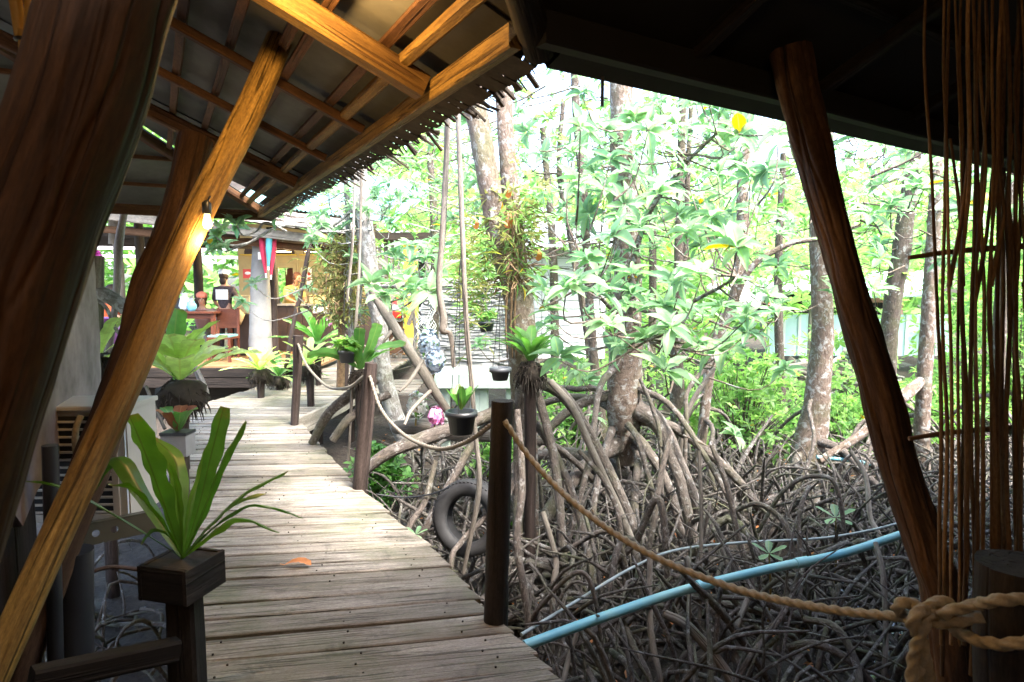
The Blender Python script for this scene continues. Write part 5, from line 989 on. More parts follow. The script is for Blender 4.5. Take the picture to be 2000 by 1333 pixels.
# ------------------------------------------------------------------ RESTAURANT
rs = thing('open_restaurant', 'open-sided timber restaurant with pale tiled eave and cream back wall', 'restaurant', (-5.5, 12, 0)); rl = np.array(rs['_w']); FZ = .12
def rp(mb, name, mat, smooth=False, label=None, par=None):
    o = mb.build(name, M[mat], par or rs, smooth, loc=rl)
    if label: o['label'] = label
    return o
xl_, xr_ = -13.5, -2.2
for k, yy in enumerate(np.arange(11.25, 17.5, .3)): rp(beam(MB(), (xl_, yy, FZ - .02), (xr_ - (1.2 if yy < 13.2 else 0), yy, FZ - .02), .285, .04), 'floor_board', 'floor')
for k, z in enumerate((FZ - .12, FZ - .30)): rp(beam(MB(), (xl_, 11.08, z), (-3.95, 11.08, z), .04, .165, n=6, wob=.02), 'skirt_board', 'black_w')
for x in np.arange(-13, -3.5, 1.5): rp(tube(MB(), [(x, 11.4, GZ - .2), (x, 11.4, FZ - .05)], [.07], 10, 4), 'pile', 'deck_dark', True)
rp(beam(MB(), (xl_, 12.1, -.45), (-4.2, 12.1, -.45), .03, .95), 'crawl_board', 'deck_dark')
# roof slab with tiles: front edge falls to the right
e0, e1 = at(120, 386, 10.6), at(690, 458, 11.6); back = V3(0, 4.6, 1.45)
rn = unit(np.cross(e1 - e0, back)); rn = rn if rn[2] > 0 else -rn
rp(poly(MB(), [e0 - U * 0 + V3(-3, -.6, .5), e1, e1 + back, e0 + back + V3(-3, -.6, .5)], .06, rn), 'roof_deck', 'deck_dark')
ntl = 34
for row in range(5):
    for k in range(ntl):
        a_, b_ = (k + .5 * (row % 2)) / ntl, (k + 1 + .5 * (row % 2)) / ntl - .003
        if b_ > 1: continue
        y0_ = -.06 + row * .17; p = [e0 + (e1 - e0) * a_ + back * y0_ * .5, e0 + (e1 - e0) * b_ + back * y0_ * .5, e0 + (e1 - e0) * b_ + back * (y0_ * .5 + .1), e0 + (e1 - e0) * a_ + back * (y0_ * .5 + .1)]
        lift = rng.uniform(.0, .025); p = [p[0] + rn * (.03 + lift), p[1] + rn * (.03 + lift * .5), p[2] + rn * .012, p[3] + rn * .012]
        rp(poly(MB(), p, .014, rn), 'roof_tile', 'tile')
# corrugated turquoise sheet behind
mb = MB(); nx_, ny_ = 120, 6; g0 = e0 + (e1 - e0) * .42 + back * .2; g1 = e1 + (e1 - e0) * .12 + back * .2; X_ = []
for i_ in range(nx_):
    for j_ in range(ny_):
        a_ = i_ / (nx_ - 1); X_.append(g0 + (g1 - g0) * a_ + back * (.95 * j_ / (ny_ - 1)) + rn * (.08 + .02 * math.sin(a_ * 260)) + V3(.4 * j_ / (ny_ - 1), 0, 0))
idx = np.arange(nx_ * ny_).reshape(nx_, ny_); mb.add(X_, np.stack([idx[:-1, :-1], idx[1:, :-1], idx[1:, 1:], idx[:-1, 1:]], -1).reshape(-1, 4)); rp(mb, 'roof_sheet', 'tarp', True)
# beams under the roof
rp(beam(MB(), e0 - V3(0, -.1, .2), e1 - V3(0, -.1, .16), .08, .16, n=12, wob=.04), 'eave_beam', 'grey')
rp(beam(MB(), e0 - V3(0, -.3, .44), e1 - V3(0, -.5, .30), .08, .12, n=12, wob=.04), 'tie_beam', 'brown')
rp(beam(MB(), at(150, 470, 13.5), at(700, 480, 13.6), .1, .22), 'tie_beam', 'deck_dark')
rp(beam(MB(), at(150, 452, 15.5), at(470, 462, 15.6), .1, .30), 'tie_beam', 'deck_dark')
for py in (484, 500): rp(beam(MB(), at(150, py, 16.6), at(468, py + 4, 16.6), .04, .08), 'white_fascia', 'white')
for px, Y, r, mt in ((278, 12.4, .10, 'deck_dark'), (388, 13.0, .10, 'deck_dark'), (235, 12.8, .1, 'grey'), (300, 16.4, .09, 'deck_dark')):
    b_ = atz(px, 600, FZ) if 0 else at(px, 600, Y); rp(tube(MB(), [(b_[0], Y, FZ), (b_[0] + .02, Y, 1.2), (b_[0], Y, 2.9)], [r, r * .9, r * .8], 14, 16, .07), 'post', mt, True)
b_ = at(508, 600, 11.9); rp(tube(MB(), [(b_[0] - .02, 11.9, FZ), (b_[0], 11.9, 1.0), (b_[0] + .06, 11.9, 2.5)], [.215, .19, .14], 18, 18, .04), 'column', 'conc', True, 'whitewashed tapering column')
b_ = at(533, 600, 12.1); rp(tube(MB(), [(b_[0], 12.1, FZ), (b_[0], 12.1, 2.6)], [.085, .075], 12, 12, .06), 'post', 'post', True)
# woven light column (rattan shade) top-left
rp(tube(MB(), path((228, 430, 11.6), (226, 478, 11.6)), [.13, .11], 14, 10, .05), 'rattan_shade', 'rope_g', True)
# back cream wall with door
wy = 15.6; xw0 = at(470, 600, wy)[0]; xw1 = at(738, 600, wy)[0]; dx0, dx1 = at(544, 600, wy)[0], at(576, 600, wy)[0]; dz = at(560, 524, wy)[2]
for a_, b_, z0, z1 in ((xw0, dx0, FZ, 3.0), (dx1, xw1, FZ, 3.0), (dx0, dx1, dz, 3.0)): rp(beam(MB(), (a_, wy, (z0 + z1) / 2), (b_, wy, (z0 + z1) / 2), .1, z1 - z0, ch=.01), 'wall', 'cream')
for a_ in (dx0 - .04, dx1 + .04): rp(beam(MB(), (a_, wy - .06, FZ), (a_, wy - .06, dz + .06), .08, .04, (0, 1, 0)), 'door_frame', 'cream')
rp(beam(MB(), (dx0 - .08, wy - .062, dz + .05), (dx1 + .08, wy - .062, dz + .05), .04, .09), 'door_frame', 'cream')
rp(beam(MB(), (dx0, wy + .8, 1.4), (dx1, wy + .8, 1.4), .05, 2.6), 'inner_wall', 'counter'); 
rp(beam(MB(), (dx1 - .18, wy + .4, FZ), (dx1 - .18, wy + .4, dz), .34, .03, (0, 1, 0)), 'door_leaf', 'table')
for px in (585, 600, 622, 648, 672, 700):
    x = at(px, 600, wy)[0]; rp(beam(MB(), (x, wy - .065, FZ), (x, wy - .065, 2.6), .05, .025, (0, 1, 0)), 'wall_batten', 'cream')
# arched openings in the upper wall, darker recess with sill
for px in (500, 556, 615):
    x = at(px, 489, wy)[0]; zc = at(px, 497, wy)[2]; th = np.linspace(0, np.pi, 14); pts = [V3(x + .26 * math.cos(t_), wy - .075, zc + .30 * math.sin(t_)) for t_ in th]
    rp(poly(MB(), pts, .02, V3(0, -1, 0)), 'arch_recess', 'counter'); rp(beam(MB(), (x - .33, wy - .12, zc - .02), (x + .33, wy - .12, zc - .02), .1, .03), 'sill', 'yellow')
# counter
cy0 = 13.6; cxa, cxb = at(470, 600, cy0)[0], at(742, 600, cy0)[0]; cz1 = at(560, 596, cy0)[2]
ct = thing('bar_counter', 'long dark wooden counter with a thin pale top', 'counter', (cxa, cy0, FZ)); cl_ = np.array(ct['_w'])
for k in range(9):
    a_ = cxa + (cxb - cxa) * k / 9; b_ = cxa + (cxb - cxa) * (k + 1) / 9; beam(MB(), (a_ + .004, cy0, (FZ + cz1) / 2), (b_ - .004, cy0, (FZ + cz1) / 2), .04, cz1 - FZ - .03, ch=.05).build('panel', M['counter'], ct, loc=cl_)
beam(MB(), (cxa - .05, cy0 + .2, cz1), (cxb, cy0 + .2, cz1), .55, .04).build('counter_top', M['greyc'], ct, loc=cl_)
# dome lamps glowing
for k, (px, py, Y, lab) in enumerate(((553, 492, 13.2, 'dark dome pendant lamp above the counter, left one'), (612, 492, 12.6, 'dark dome pendant lamp nearest the wispy bush'))):
    c0 = at(px, py, Y); t = thing('pendant_lamp', lab, 'lamp', c0, 'dome lamps above the counter'); r = .17
    lathe(MB(), [(r, 0), (r * .97, .05), (r * .75, .13), (r * .35, .18), (.02, .19)], c0, 20).build('shade', M['deck_dark'], t, True, loc=c0); lathe(MB(), [(.001, .0), (r * .93, .0)], c0, 20).build('diffuser', M['lampin'], t, False, loc=c0)
    tube(MB(), [c0 + V3(0, 0, .19), c0 + V3(0, 0, .8)], [.008], 6).build('cord', M['black'], t, True, loc=c0)
    point('lamp_light', c0 - V3(0, 0, .08), 16, (1, .78, .48), .1, t)
# table, chair and things on it
tb = thing('dining_table', 'red brown wooden table behind the big lime fern', 'table', at(395, 690, 11.7)); tbl = np.array(tb['_w']); tz_ = at(400, 611, 11.7)[2]; x0_, x1_ = at(290, 611, 11.7)[0], at(418, 611, 11.7)[0]
beam(MB(), (x0_, 12.1, tz_), (x1_, 12.1, tz_), .85, .04).build('table_top', M['table'], tb, loc=tbl); beam(MB(), (x0_ + .06, 11.76, tz_ - .07), (x1_ - .06, 11.76, tz_ - .07), .03, .09).build('apron', M['table'], tb, loc=tbl)
for x, yy in ((x0_ + .05, 11.76), (x1_ - .05, 11.76), (x0_ + .05, 12.45), (x1_ - .05, 12.45)): beam(MB(), (x, yy, FZ), (x, yy, tz_ - .02), .075, .075, (0, 1, 0)).build('leg', M['table'], tb, loc=tbl)
def chair(px, Y, label, ry=0.):
    c0 = at(px, 680, Y); c0[2] = FZ; t = thing('dining_chair', label, 'chair', c0, 'dining chairs'); B_ = lambda a, b, w, h, n_, m='table', up=(0, 0, 1): beam(MB(), c0 + V3(*a), c0 + V3(*b), w, h, up).build(n_, M[m], t, loc=c0)
    B_((-.21, 0, .44), (.21, 0, .44), .42, .04, 'seat'); B_((-.2, 0, .475), (.2, 0, .475), .40, .035, 'cushion', 'cushion')
    for sx in (-.19, .19):
        B_((sx, -.19, 0), (sx, -.19, .42), .045, .045, 'leg', up=(0, 1, 0)); B_((sx, .19, 0), (sx, .19, .42), .045, .045, 'leg', up=(0, 1, 0))
    for sx in (-.19, .19): B_((sx, -.2 if ry else .2, .42), (sx, -.24 if ry else .24, .98), .045, .04, 'back_post', up=(0, 1, 0))
    yb_ = -.22 if ry else .22; B_((-.17, yb_, .78), (.17, yb_, .78), .025, .36, 'backrest')
chair(437, 11.8, 'brown chair with teal cushion at the right end of the table'); chair(330, 13.4, 'brown chair on the far side of the table', 0)
def small(name, label, cat, c0, fn): t = thing(name, label, cat, c0); fn(t, np.array(c0, float)); return t
def f_bag(mt1, mt2, r, h):
    def f(t, c): blob(MB(), c + V3(0, 0, h * .45), r, 0, 12, 8, .18, (1, .8, h / r * .5)).build('body', M[mt1], t, True, loc=c); lathe(MB(), [(r * .25, h * .85), (r * .5, h * 1.1), (r * .75, h * 1.2)], c, 10).build('top', M[mt2], t, True, loc=c)
    return f
small('plastic_bag', 'pale plastic bag standing on the table', 'bag', V3(at(362, 611, 12)[0], 12.0, tz_ + .02), f_bag('plasticw', 'plasticw', .11, .28))
small('plastic_bag', 'blue plastic bag beside the pale one on the table', 'bag', V3(at(375, 611, 11.9)[0], 11.9, tz_ + .02), f_bag('plasticb', 'plasticw', .09, .2))
def f_box(mt, s):
    def f(t, c): box(MB(), c + V3(0, 0, s[2] / 2), s, 0, .08).build('body', M[mt], t, loc=c); box(MB(), c + V3(0, 0, s[2] + .008), (s[0] + .01, s[1] + .01, .016), 0, .2).build('lid', M[mt], t, loc=c)
    return f
small('cash_box', 'small black box on the counter', 'box', V3(at(536, 590, 13.7)[0], 13.7, cz1 + .02), f_box('black', (.2, .15, .12)))
small('storage_box', 'cream crate at the right end of the counter', 'box', V3(at(632, 590, 13.7)[0], 13.7, cz1 + .02), f_box('cream', (.5, .3, .17)))
small('white_tray', 'white tray in front of the cream crate', 'tray', V3(at(638, 605, 13.35)[0], 13.25, cz1 - .16), f_box('paper', (.45, .2, .12)))
small('speaker_box', 'black box with a white disc on the table edge', 'box', V3(at(350, 600, 12.3)[0], 12.4, tz_ + .02), f_box('black', (.3, .2, .22)))
small('cream_canister', 'cream canister behind the table edge', 'canister', V3(at(478, 600, 12.9)[0], 12.9, .95), f_box('cream', (.3, .25, .35)))
small('storage_box', 'beige low cabinet under the canister', 'box', V3(at(478, 600, 12.9)[0], 12.9, FZ), f_box('counter', (.34, .3, .8)))
# posters
for px, py, Y, w, h, mt, lab in ((483, 535, 12.8, .17, .18, 'red', 'red sign with a white oval at the edge of the cream wall'), (604, 545, 15.4, .13, .55, 'paper', 'narrow pale poster with red marks on the cream wall'), (509, 500, 11.65, .09, .13, 'paper', 'white notice on the whitewashed column'), (660, 618, 9.6, .13, .14, 'paper', 'white card hanging by the wispy bush')):
    c0 = at(px, py, Y); t = thing('notice', lab, 'sign', c0, None); beam(MB(), c0 - V3(w / 2, 0, 0), c0 + V3(w / 2, 0, 0), .01, h, ch=.1).build('board', M[mt], t, loc=c0)
    if mt == 'red': blob(MB(), c0 + V3(.01, -.008, .01), .06, 0, 14, 8, 0, (1, .06, .5)).build('white_oval', M['paper'], t, True, loc=c0)
    if h > .5:
        for z in (.12, -.0): blob(MB(), c0 + V3(0, -.01, z), .04, 0, 10, 6, 0, (1, .1, 1)).build('red_mark', M['red'], t, True, loc=c0)
# umbrellas hanging closed
for k, (px, mt, Y, py1, lab) in enumerate(((518, 'redcloth', 11.5, 543, 'closed crimson parasol hanging left of the teal one'), (524, 'teal', 11.4, 528, 'closed teal parasol hanging between two crimson ones'), (530, 'redcloth', 11.5, 546, 'closed crimson parasol hanging right of the teal one'))):
    a_, b_ = at((510, 526, 536)[k], 458, Y), at((520, 524, 529)[k], py1, Y); t = thing('closed_umbrella', lab, 'umbrella', b_, 'closed umbrellas hanging by the column')
    mb = tube(MB(), [a_, a_ * .6 + b_ * .4, a_ * .1 + b_ * .9], [.05, .055, .018], 12, 14, .12, freq=(6, 8)); mb.build('canopy', M[mt], t, True, loc=b_); tube(MB(), [a_ * .12 + b_ * .88, b_], [.014], 8, 3).build('ferrule', M['paper'], t, True, loc=b_); tube(MB(), [a_, a_ + V3(0, 0, .12)], [.01], 6, 3).build('handle', M['black'], t, True, loc=b_)
# fire extinguisher
c0 = at(775, 602, 12.2); fe = thing('fire_extinguisher', 'red fire extinguisher hanging by the mustard door', 'fire extinguisher', c0)
lathe(MB(), [(.001, -.2), (.075, -.19), (.08, -.17), (.08, .1), (.06, .15), (.025, .17), (.02, .2)], c0, 18).build('cylinder', M['red'], fe, True, loc=c0); lathe(MB(), [(.0815, -.05), (.0815, .05)], c0, 18).build('label_band', M['paper'], fe, True, loc=c0)
tube(MB(), [c0 + V3(.01, 0, .2), c0 + V3(.06, 0, .24)], [.012], 6, 3).build('handle', M['black'], fe, True, loc=c0); tube(MB(), [c0 + V3(0, -.02, .2), c0 + V3(-.09, -.02, .12), c0 + V3(-.09, -.02, -.05)], [.01], 6, 8).build('hose', M['black'], fe, True, loc=c0)
# side building with mustard door
sd = thing('side_building', 'grey timber hut with a mustard yellow door beside the shingled wall', 'building', (at(790, 700, 12.6)[0], 12.6, 0)); sl_ = np.array(sd['_w'])
def sb(px0, px1, py0, py1, Y, d, mt, name): a_, b_ = at(px0, py0, Y), at(px1, py1, Y); beam(MB(), (a_[0], Y, (a_[2] + b_[2]) / 2), (b_[0], Y, (a_[2] + b_[2]) / 2), d, abs(a_[2] - b_[2]), ch=.02).build(name, M[mt], sd, loc=sl_)
for k in range(4): sb(738 + k * 12, 749 + k * 12, 470, 700, 12.7, .04, 'grey', 'board')
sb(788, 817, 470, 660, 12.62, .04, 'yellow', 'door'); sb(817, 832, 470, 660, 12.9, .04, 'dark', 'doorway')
for k in range(3): sb(832 + k * 9, 840 + k * 9, 480, 700, 12.6, .05, 'grey', 'board')
sb(735, 860, 455, 470, 12.6, .2, 'deck_dark', 'lintel'); sb(738, 790, 612, 622, 12.4, .3, 'black', 'shelf'); sb(740, 788, 625, 690, 12.5, .06, 'brown', 'kick_panel')
# shingled wall and pale slab
sw = thing('shingled_wall', 'wall of rough pale overlapping shingles behind the hanging roots', 'wall', at(900, 715, 10.4)); swl = np.array(sw['_w'])
X0, X1 = at(828, 600, 10.4)[0], at(1008, 600, 10.4)[0]; Z0, Z1 = at(900, 716, 10.4)[2], at(900, 545, 10.4)[2]; nrow = 30; zz = np.linspace(Z0, Z1, nrow + 1)
beam(MB(), (X0, 10.52, (Z0 + Z1) / 2), (X1, 10.52, (Z0 + Z1) / 2), .05, Z1 - Z0).build('backing', M['shingle'], sw, loc=swl)
for r_ in range(nrow):
    x = X0 - rng.uniform(0, .1)
    while x < X1:
        w = rng.uniform(.14, .3)
        if rng.uniform() < .97:
            e = rng.normal(0, .012, 4); z = zz[r_]; p = [V3(x, 10.43 + rng.uniform(-.02, .02), z - .012 + e[0]), V3(min(x + w - .008, X1), 10.43 + rng.uniform(-.02, .02), z - .012 + e[1]), V3(min(x + w - .008, X1), 10.49, z + .062), V3(x, 10.49, z + .062)]
            poly(MB(), p, .012, V3(0, -1, 0)).build('shingle', M['shingle'], sw, loc=swl)
        x += w
slb = thing('concrete_landing', 'pale green concrete landing below the shingled wall', 'landing', at(920, 740, 9.6)); sll = np.array(slb['_w'])
zt_ = at(930, 722, 9.9)[2]; xa_, xb_ = at(850, 735, 9.5)[0], at(1010, 735, 9.5)[0]
beam(MB(), (xa_, 9.75, zt_ - .1), (xb_, 9.75, zt_ - .1), .9, .22, ch=.05).build('slab', M['slab'], slb, loc=sll)
for x in (xa_ + .15, xa_ + .6, xb_ - .5, xb_ - .1): beam(MB(), (x, 9.5, GZ), (x, 9.5, zt_ - .21), .14, .14, (0, 1, 0)).build('pier', M['slab'], slb, loc=sll)
# flat grey walkway right end towards the landing
for k in range(5):
    a_ = at(745, 712 + k * 11, 9.6 - k * .3); beam(MB(), V3(-2.25, 10.2 - k * .28, -.03), V3(-1.4, 10.25 - k * .28, -.03), .22, .04).build('plank', M['plank'], walk, loc=(0, 2, 0))
# fish net
c0 = at(838, 640, 9.5); net = thing('fishing_net', 'pale torn fishing net draped by the hydrangeas', 'net', c0); mb = MB(); nn = 14
G_ = np.array([[at(812 + 36 * i_ / nn + 4 * math.sin(j_), 605 + 75 * j_ / nn + 18 * math.sin(math.pi * i_ / nn) - (10 if i_ > 9 else 0), 9.5 + .08 * math.sin(i_ * .8 + j_ * .5)) for i_ in range(nn + 1)] for j_ in range(nn + 1)])
for j_ in range(nn + 1): tube(mb, G_[j_], [.0035], 4, cap=False); tube(mb, G_[:, j_], [.0035], 4, cap=False)
mb.build('mesh_twine', M['net'], net, loc=c0)
tube(MB(), path((806, 610, 9.5), (812, 650, 9.5), (806, 700, 9.5)), [.03], 8, 8, .08).build('net_post', M['grey'], net, True, loc=c0)

# white boarded hut
wh = thing('white_hut', 'bright white boarded hut behind the twin-stemmed tree', 'hut', at(1110, 690, 11.5)); whl = np.array(wh['_w'])
Yw = 11.4; xa_, xb_ = at(1028, 600, Yw)[0], at(1182, 600, Yw)[0]; z0_, z1_ = at(1100, 700, Yw)[2], at(1100, 488, Yw)[2]; nb_ = 13
for k in range(nb_):
    za = z0_ + (z1_ - z0_) * k / nb_; zb_ = z0_ + (z1_ - z0_) * (k + 1) / nb_
    for (a_, b_) in ((xa_, xa_ + .27), (xa_ + .28, xb_)):
        q = rng.uniform(-.004, .004); poly(MB(), [V3(a_, Yw - .02 + q, za), V3(b_, Yw - .02 + q, za), V3(b_, Yw + q, zb_ - .008), V3(a_, Yw + q, zb_ - .008)], .02, V3(0, -1, 0)).build('board', M['white'], wh, loc=whl)
beam(MB(), (xa_ - .02, Yw + .08, (z0_ + z1_) / 2), (xb_, Yw + .08, (z0_ + z1_) / 2), .1, z1_ - z0_).build('frame', M['grey'], wh, loc=whl)
poly(MB(), [V3(xa_ - .3, Yw - .5, z1_ + .05), V3(xb_ + .3, Yw - .5, z1_ + .05), V3(xb_ + .3, Yw + 3, z1_ + .8), V3(xa_ - .3, Yw + 3, z1_ + .8)], .04, V3(0, -.2, 1)).build('roof', M['roof_w'], wh, loc=whl)

# far right house
hs = thing('pale_blue_house', 'pale blue house with white roofs seen between the right trunks', 'house', at(1680, 700, 17)); hl = np.array(hs['_w'])
def hb(px0, px1, py0, py1, Y, d, mt, name, par=None):
    a_, b_ = at(px0, py0, Y), at(px1, py1, Y); return beam(MB(), (a_[0], Y, (a_[2] + b_[2]) / 2), (b_[0], Y, (a_[2] + b_[2]) / 2), d, abs(a_[2] - b_[2]), ch=.01).build(name, M[mt], par or hs, loc=hl)
hb(1500, 1850, 615, 695, 16, .1, 'blue', 'lower_wall'); 
for k in range(12): hb(1500 + k * 30, 1502 + k * 30, 615, 695, 15.93, .03, 'roof_w', 'batten')
hb(1480, 1700, 560, 612, 18.5, .1, 'dark', 'veranda_recess'); hb(1660, 1760, 575, 640, 17.5, .1, 'pink', 'wall')
w_ = hb(1703, 1725, 590, 635, 17.4, .06, 'pink', 'window')
for k in range(2):
    for j in range(3): hb(1704.5 + k * 11, 1712.5 + k * 11, 591.5 + j * 14.5, 603 + j * 14.5, 17.35, .03, 'dark', 'pane', w_)
def roofq(c, mt='roof_w', name='roof'): poly(MB(), [at(*q) for q in c], .05, V3(0, -.3, 1)).build(name, M[mt], hs, loc=hl)
roofq([(1490, 575, 15), (1640, 560, 15), (1640, 520, 19), (1500, 540, 19)]); roofq([(1640, 580, 15.5), (1830, 575, 15.5), (1820, 530, 19.5), (1650, 530, 19.5)], 'blue'); roofq([(1380, 560, 14.5), (1480, 600, 14.5), (1520, 550, 18), (1420, 530, 18)])
for px in (1582, 1674): p = at(px, 650, 15); hs_ = tube(MB(), [(p[0], 15, GZ + .3), (p[0], 15, at(px, 590, 15)[2])], [.05], 8, 4).build('post', M['grey'], hs, True, loc=hl)
c0 = at(1505, 590, 14); t = thing('red_banner', 'small red banner on a dark pole before the veranda', 'banner', c0); tube(MB(), [at(1515, 640, 14), at(1517, 575, 14)], [.02], 6, 3).build('pole', M['black'], t, True, loc=c0); poly(MB(), [at(1500, 600, 14), at(1514, 585, 14), at(1515, 578, 14), at(1503, 588, 14)], .02, V3(0, -1, 0)).build('cloth', M['red'], t, loc=c0)
# driftwood pile
dp = thing('driftwood_pile', 'heap of bleached driftwood below the pale blue house', 'driftwood', at(1620, 745, 12.5)); dl = np.array(dp['_w'])
for k in range(46):
    c0 = at(rng.uniform(1500, 1760), rng.uniform(700, 755), rng.uniform(12, 13.4)); a_ = rng.uniform(-.9, .9); d = V3(math.cos(a_), rng.normal(0, .5), math.sin(a_) * .6) * rng.uniform(.3, .9)
    tube(MB(), [c0 - d * .5, c0 + V3(0, 0, rng.normal(0, .06)), c0 + d * .5], [rng.uniform(.03, .08), rng.uniform(.03, .07), .03], 8, 10, .12).build('log', M['bark3'] if k % 3 else M['grey'], dp, True, loc=dl)

# whitish branch over the restaurant roof with leaves
br_ = thing('overhanging_branch', 'whitish curving branch with pale leaves in front of the tiled eave', 'branch', at(560, 440, 7.2)); bq = np.array(br_['_w'])
for pts, r in ((((700, 400, 7.0), (640, 445, 7.0), (560, 440, 7.0), (520, 455, 6.9), (485, 475, 6.8), (440, 492, 6.7)), .018), (((560, 452, 7.0), (520, 435, 6.9), (500, 452, 6.9), (475, 460, 6.8), (462, 440, 6.7)), .012), (((485, 475, 6.8), (455, 480, 6.7), (430, 470, 6.6), (421, 462, 6.6)), .011), (((640, 445, 7.0), (690, 455, 7.1), (720, 480, 7.1)), .014)):
    tube(MB(), path(*pts), [r, r, r * .8, r * .6], 8, 30, .1).build('limb', M['bark3'], br_, True, loc=bq)
mb = MB(); rosettes(mb, path((421, 462, 6.6), (432, 448, 6.6), (462, 440, 6.7), (427, 485, 6.6), (440, 478, 6.6), (610, 458, 6.8), (450, 430, 6.7), (410, 478, 6.6), (470, 430, 6.8), (540, 425, 6.9), (418, 490, 6.6)), .13, 6, TPL_HI, .5, .45); mb.build('foliage', M['leaf'], br_, True, loc=bq)['kind'] = 'stuff'

# ------------------------------------------------------------------ PEOPLE
def skin_mesh(name, joints, edges, mat, parent, loc, sub=2):
    me = bpy.data.meshes.new(name); ks = list(joints); me.from_pydata([tuple(np.array(joints[k][:3]) + 0.) for k in ks], [(ks.index(a), ks.index(b)) for a, b in edges], []); me.update()
    o = bpy.data.objects.new(name, me); col.objects.link(o); o.parent = parent; me.materials.append(mat)
    s = o.modifiers.new('skin', 'SKIN'); 
    if not me.skin_vertices: 
        import bmesh
        bm = bmesh.new(); bm.from_mesh(me); bm.verts.layers.skin.verify(); bm.to_mesh(me); bm.free()
    for k, sv in zip(ks, me.skin_vertices[0].data): r = joints[k][3]; r2 = joints[k][4] if len(joints[k]) > 4 else r; sv.radius = (r, r2); sv.use_root = (k == ks[0])
    s.use_smooth_shade = True; u = o.modifiers.new('sub', 'SUBSURF'); u.levels = u.render_levels = sub; return o
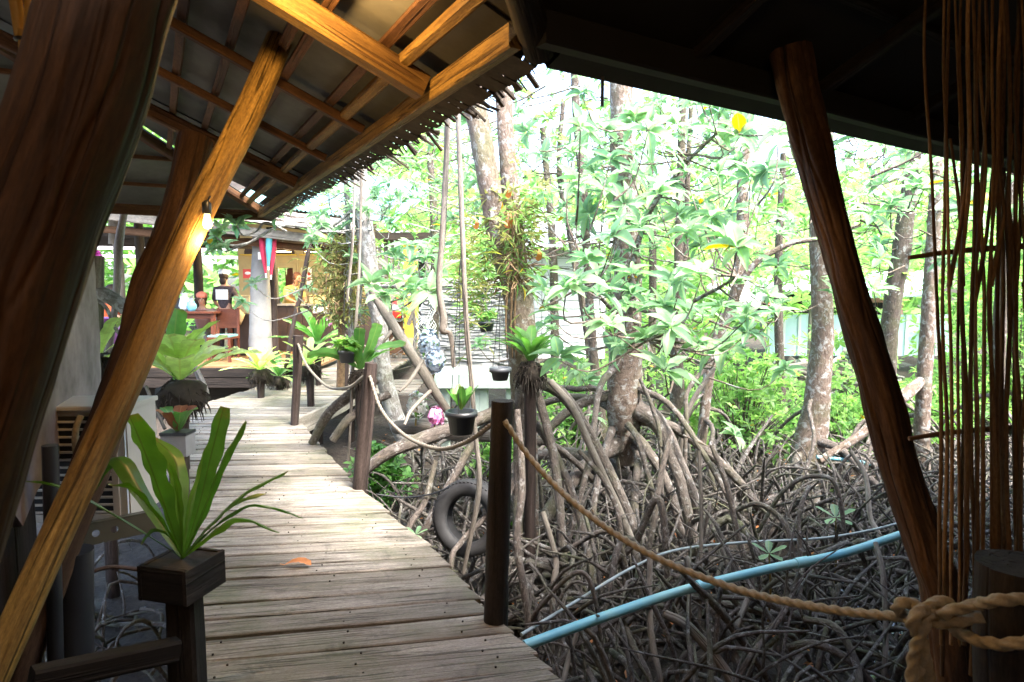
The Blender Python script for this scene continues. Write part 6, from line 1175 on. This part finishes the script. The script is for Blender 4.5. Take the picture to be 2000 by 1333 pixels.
def person(label, base, face, top, bottom, hair, pose, hat=None, lean=0., seat=0.):
    """pose: hands offsets; face = rotation; seat = hip height when seated"""
    t = thing('person', label, 'person', base); t.rotation_euler = (0, 0, face); l = (0, 0, 0)
    hz = seat or .9; y_ = lambda z: lean * max(0, z - hz); S = {}
    P_ = lambda x, z, r, r2=None, dy=0.: (x, -y_(z) + dy, z, r, r2 or r)
    neck = hz + .52; head = hz + .66
    J = {'pelvis': P_(0, hz, .135, .11), 'waist': P_(0, hz + .15, .115, .09), 'chest': P_(0, hz + .36, .145, .10), 'neck': P_(0, neck, .05), 'jaw': P_(0, neck + .07, .055, .06), 'head': P_(0, head, .085, .10, -.01), 'crown': P_(0, head + .09, .06, .07)}
    E_ = [('pelvis', 'waist'), ('waist', 'chest'), ('chest', 'neck'), ('neck', 'jaw'), ('jaw', 'head'), ('head', 'crown')]
    for s, sg in (('l', -1), ('r', 1)):
        hx, hy, hzz = pose[s]; J['sh' + s] = P_(sg * .17, hz + .42, .06); J['el' + s] = (sg * (.24), (-y_(hz + .42) + hy) * .5 + .03, (hz + .42 + hzz) / 2 - .06, .042); J['wr' + s] = (sg * hx, hy, hzz, .028); J['ha' + s] = (sg * hx, hy - .07, hzz - .03, .03, .018)
        E_ += [('chest', 'sh' + s), ('sh' + s, 'el' + s), ('el' + s, 'wr' + s), ('wr' + s, 'ha' + s)]
        if seat: J['hip' + s] = (sg * .09, -.04, hz - .02, .085); J['kn' + s] = (sg * .11, -.42, hz, .06); J['an' + s] = (sg * .11, -.42, .08, .04); J['to' + s] = (sg * .11, -.56, .03, .035, .025)
        else: J['hip' + s] = (sg * .09, 0, hz - .06, .085); J['kn' + s] = (sg * .1, 0.0, .48, .06); J['an' + s] = (sg * .1, .02, .08, .04); J['to' + s] = (sg * .11, -.12, .03, .035, .025)
        E_ += [('pelvis', 'hip' + s), ('hip' + s, 'kn' + s), ('kn' + s, 'an' + s), ('an' + s, 'to' + s)]
    skin_mesh('body', J, E_, M['skin'], t, l)
    g = lambda k, a: tuple(J[k][:3]) + tuple(q + a for q in (J[k][3], J[k][4] if len(J[k]) > 4 else J[k][3]))
    sh = {k: g(k, .014) for k in ('pelvis', 'waist', 'chest')}; sh['nk'] = (0, J['neck'][1], neck - .03, .07, .06); se = [('pelvis', 'waist'), ('waist', 'chest'), ('chest', 'nk')]
    for s in 'lr':
        sh['sh' + s] = g('sh' + s, .016); sh['el' + s] = g('el' + s, .02); se += [('chest', 'sh' + s), ('sh' + s, 'el' + s)]
    skin_mesh('shirt', sh, se, M[top], t, l)
    tr = {'pelvis': g('pelvis', .012)}; te = []
    for s in 'lr':
        for k in ('hip', 'kn', 'an'): tr[k + s] = g(k + s, .016)
        te += [('pelvis', 'hip' + s), ('hip' + s, 'kn' + s), ('kn' + s, 'an' + s)]
    skin_mesh('trousers', tr, te, M[bottom], t, l)
    hc_ = np.array([0, J['head'][1] + .025, head + .04]); blob(MB(), hc_, .105, 0, 16, 10, .05, (.92, 1, 1)).build('hair', M[hair], t, True)
    blob(MB(), hc_ + V3(0, .05, -.1), .06, 0, 12, 8, .05, (1.2, .8, 1.4)).build('hair_back', M[hair], t, True)
    fy = J['head'][1] - .105
    for sx in (-.03, .03): blob(MB(), V3(sx, fy + .012, head + .005), .012, 0, 8, 6).build('eye', M['hair'], t, True)
    blob(MB(), V3(0, fy + .002, head - .025), .016, 0, 8, 6, 0, (.8, 1, 1.4)).build('nose', M['skin'], t, True); blob(MB(), V3(0, fy + .014, head - .06), .02, 0, 8, 5, 0, (1.2, .4, .35)).build('mouth', M['salmon'], t, True)
    if hat: blob(MB(), hc_ + V3(0, -.01, .05), .112, 0, 16, 8, .02, (.95, 1, .75)).build('cap', M[hat], t, True)
    return t
# children of rotated empties keep local coordinates (no _w on this empty)
_old = thing
def thing(name, label, cat, loc=(0, 0, 0), group=None, kind=None):
    o = _old(name, label, cat, loc, group, kind)
    if name == 'person': del o['_w']
    return o
b_ = at(442, 660, 12.9); b_[2] = FZ; p1 = person('person in a black floral top and white cap seen from behind', b_, math.pi, 'blackcloth', 'blackcloth', 'hair', {'l': (.2, -.2, .95), 'r': (.2, -.2, .95)}, 'paper')
beam(MB(), (-.12, .125, 1.22), (.12, .125, 1.22), .012, .2, ch=.05).build('paper_tag', M['paper'], p1)
b_ = at(560, 660, 14.5); b_[2] = FZ; person('person in a yellow shirt bending over the counter', b_, .9, 'yellowcloth', 'greyc', 'hair_b', {'l': (.15, -.6, 1.05), 'r': (.15, -.55, 1.05)}, None, .75)
b_ = at(212, 660, 12.2); b_[2] = FZ; person('person in a rust orange top seated at the far left', b_, math.pi * .6, 'orangecloth', 'greyc', 'hair', {'l': (.2, -.35, .75), 'r': (.2, -.35, .75)}, None, .15, .62)
b_ = at(399, 660, 12.9); b_[2] = FZ; person('person with a salmon cap and mauve shirt seated behind the table', b_, .2, 'mauve', 'greyc', 'hair_b', {'l': (.15, -.4, .85), 'r': (.15, -.4, .85)}, 'salmon', .1, .45)
small('shoulder_bag', 'tan cloth bag hanging by the person in black', 'bag', V3(at(464, 620, 12.6)[0], 12.6, at(464, 632, 12.6)[2]), f_bag('bag', 'bag', .12, .30))
# strip private notes
for o in bpy.data.objects:
    if '_w' in o: del o['_w']
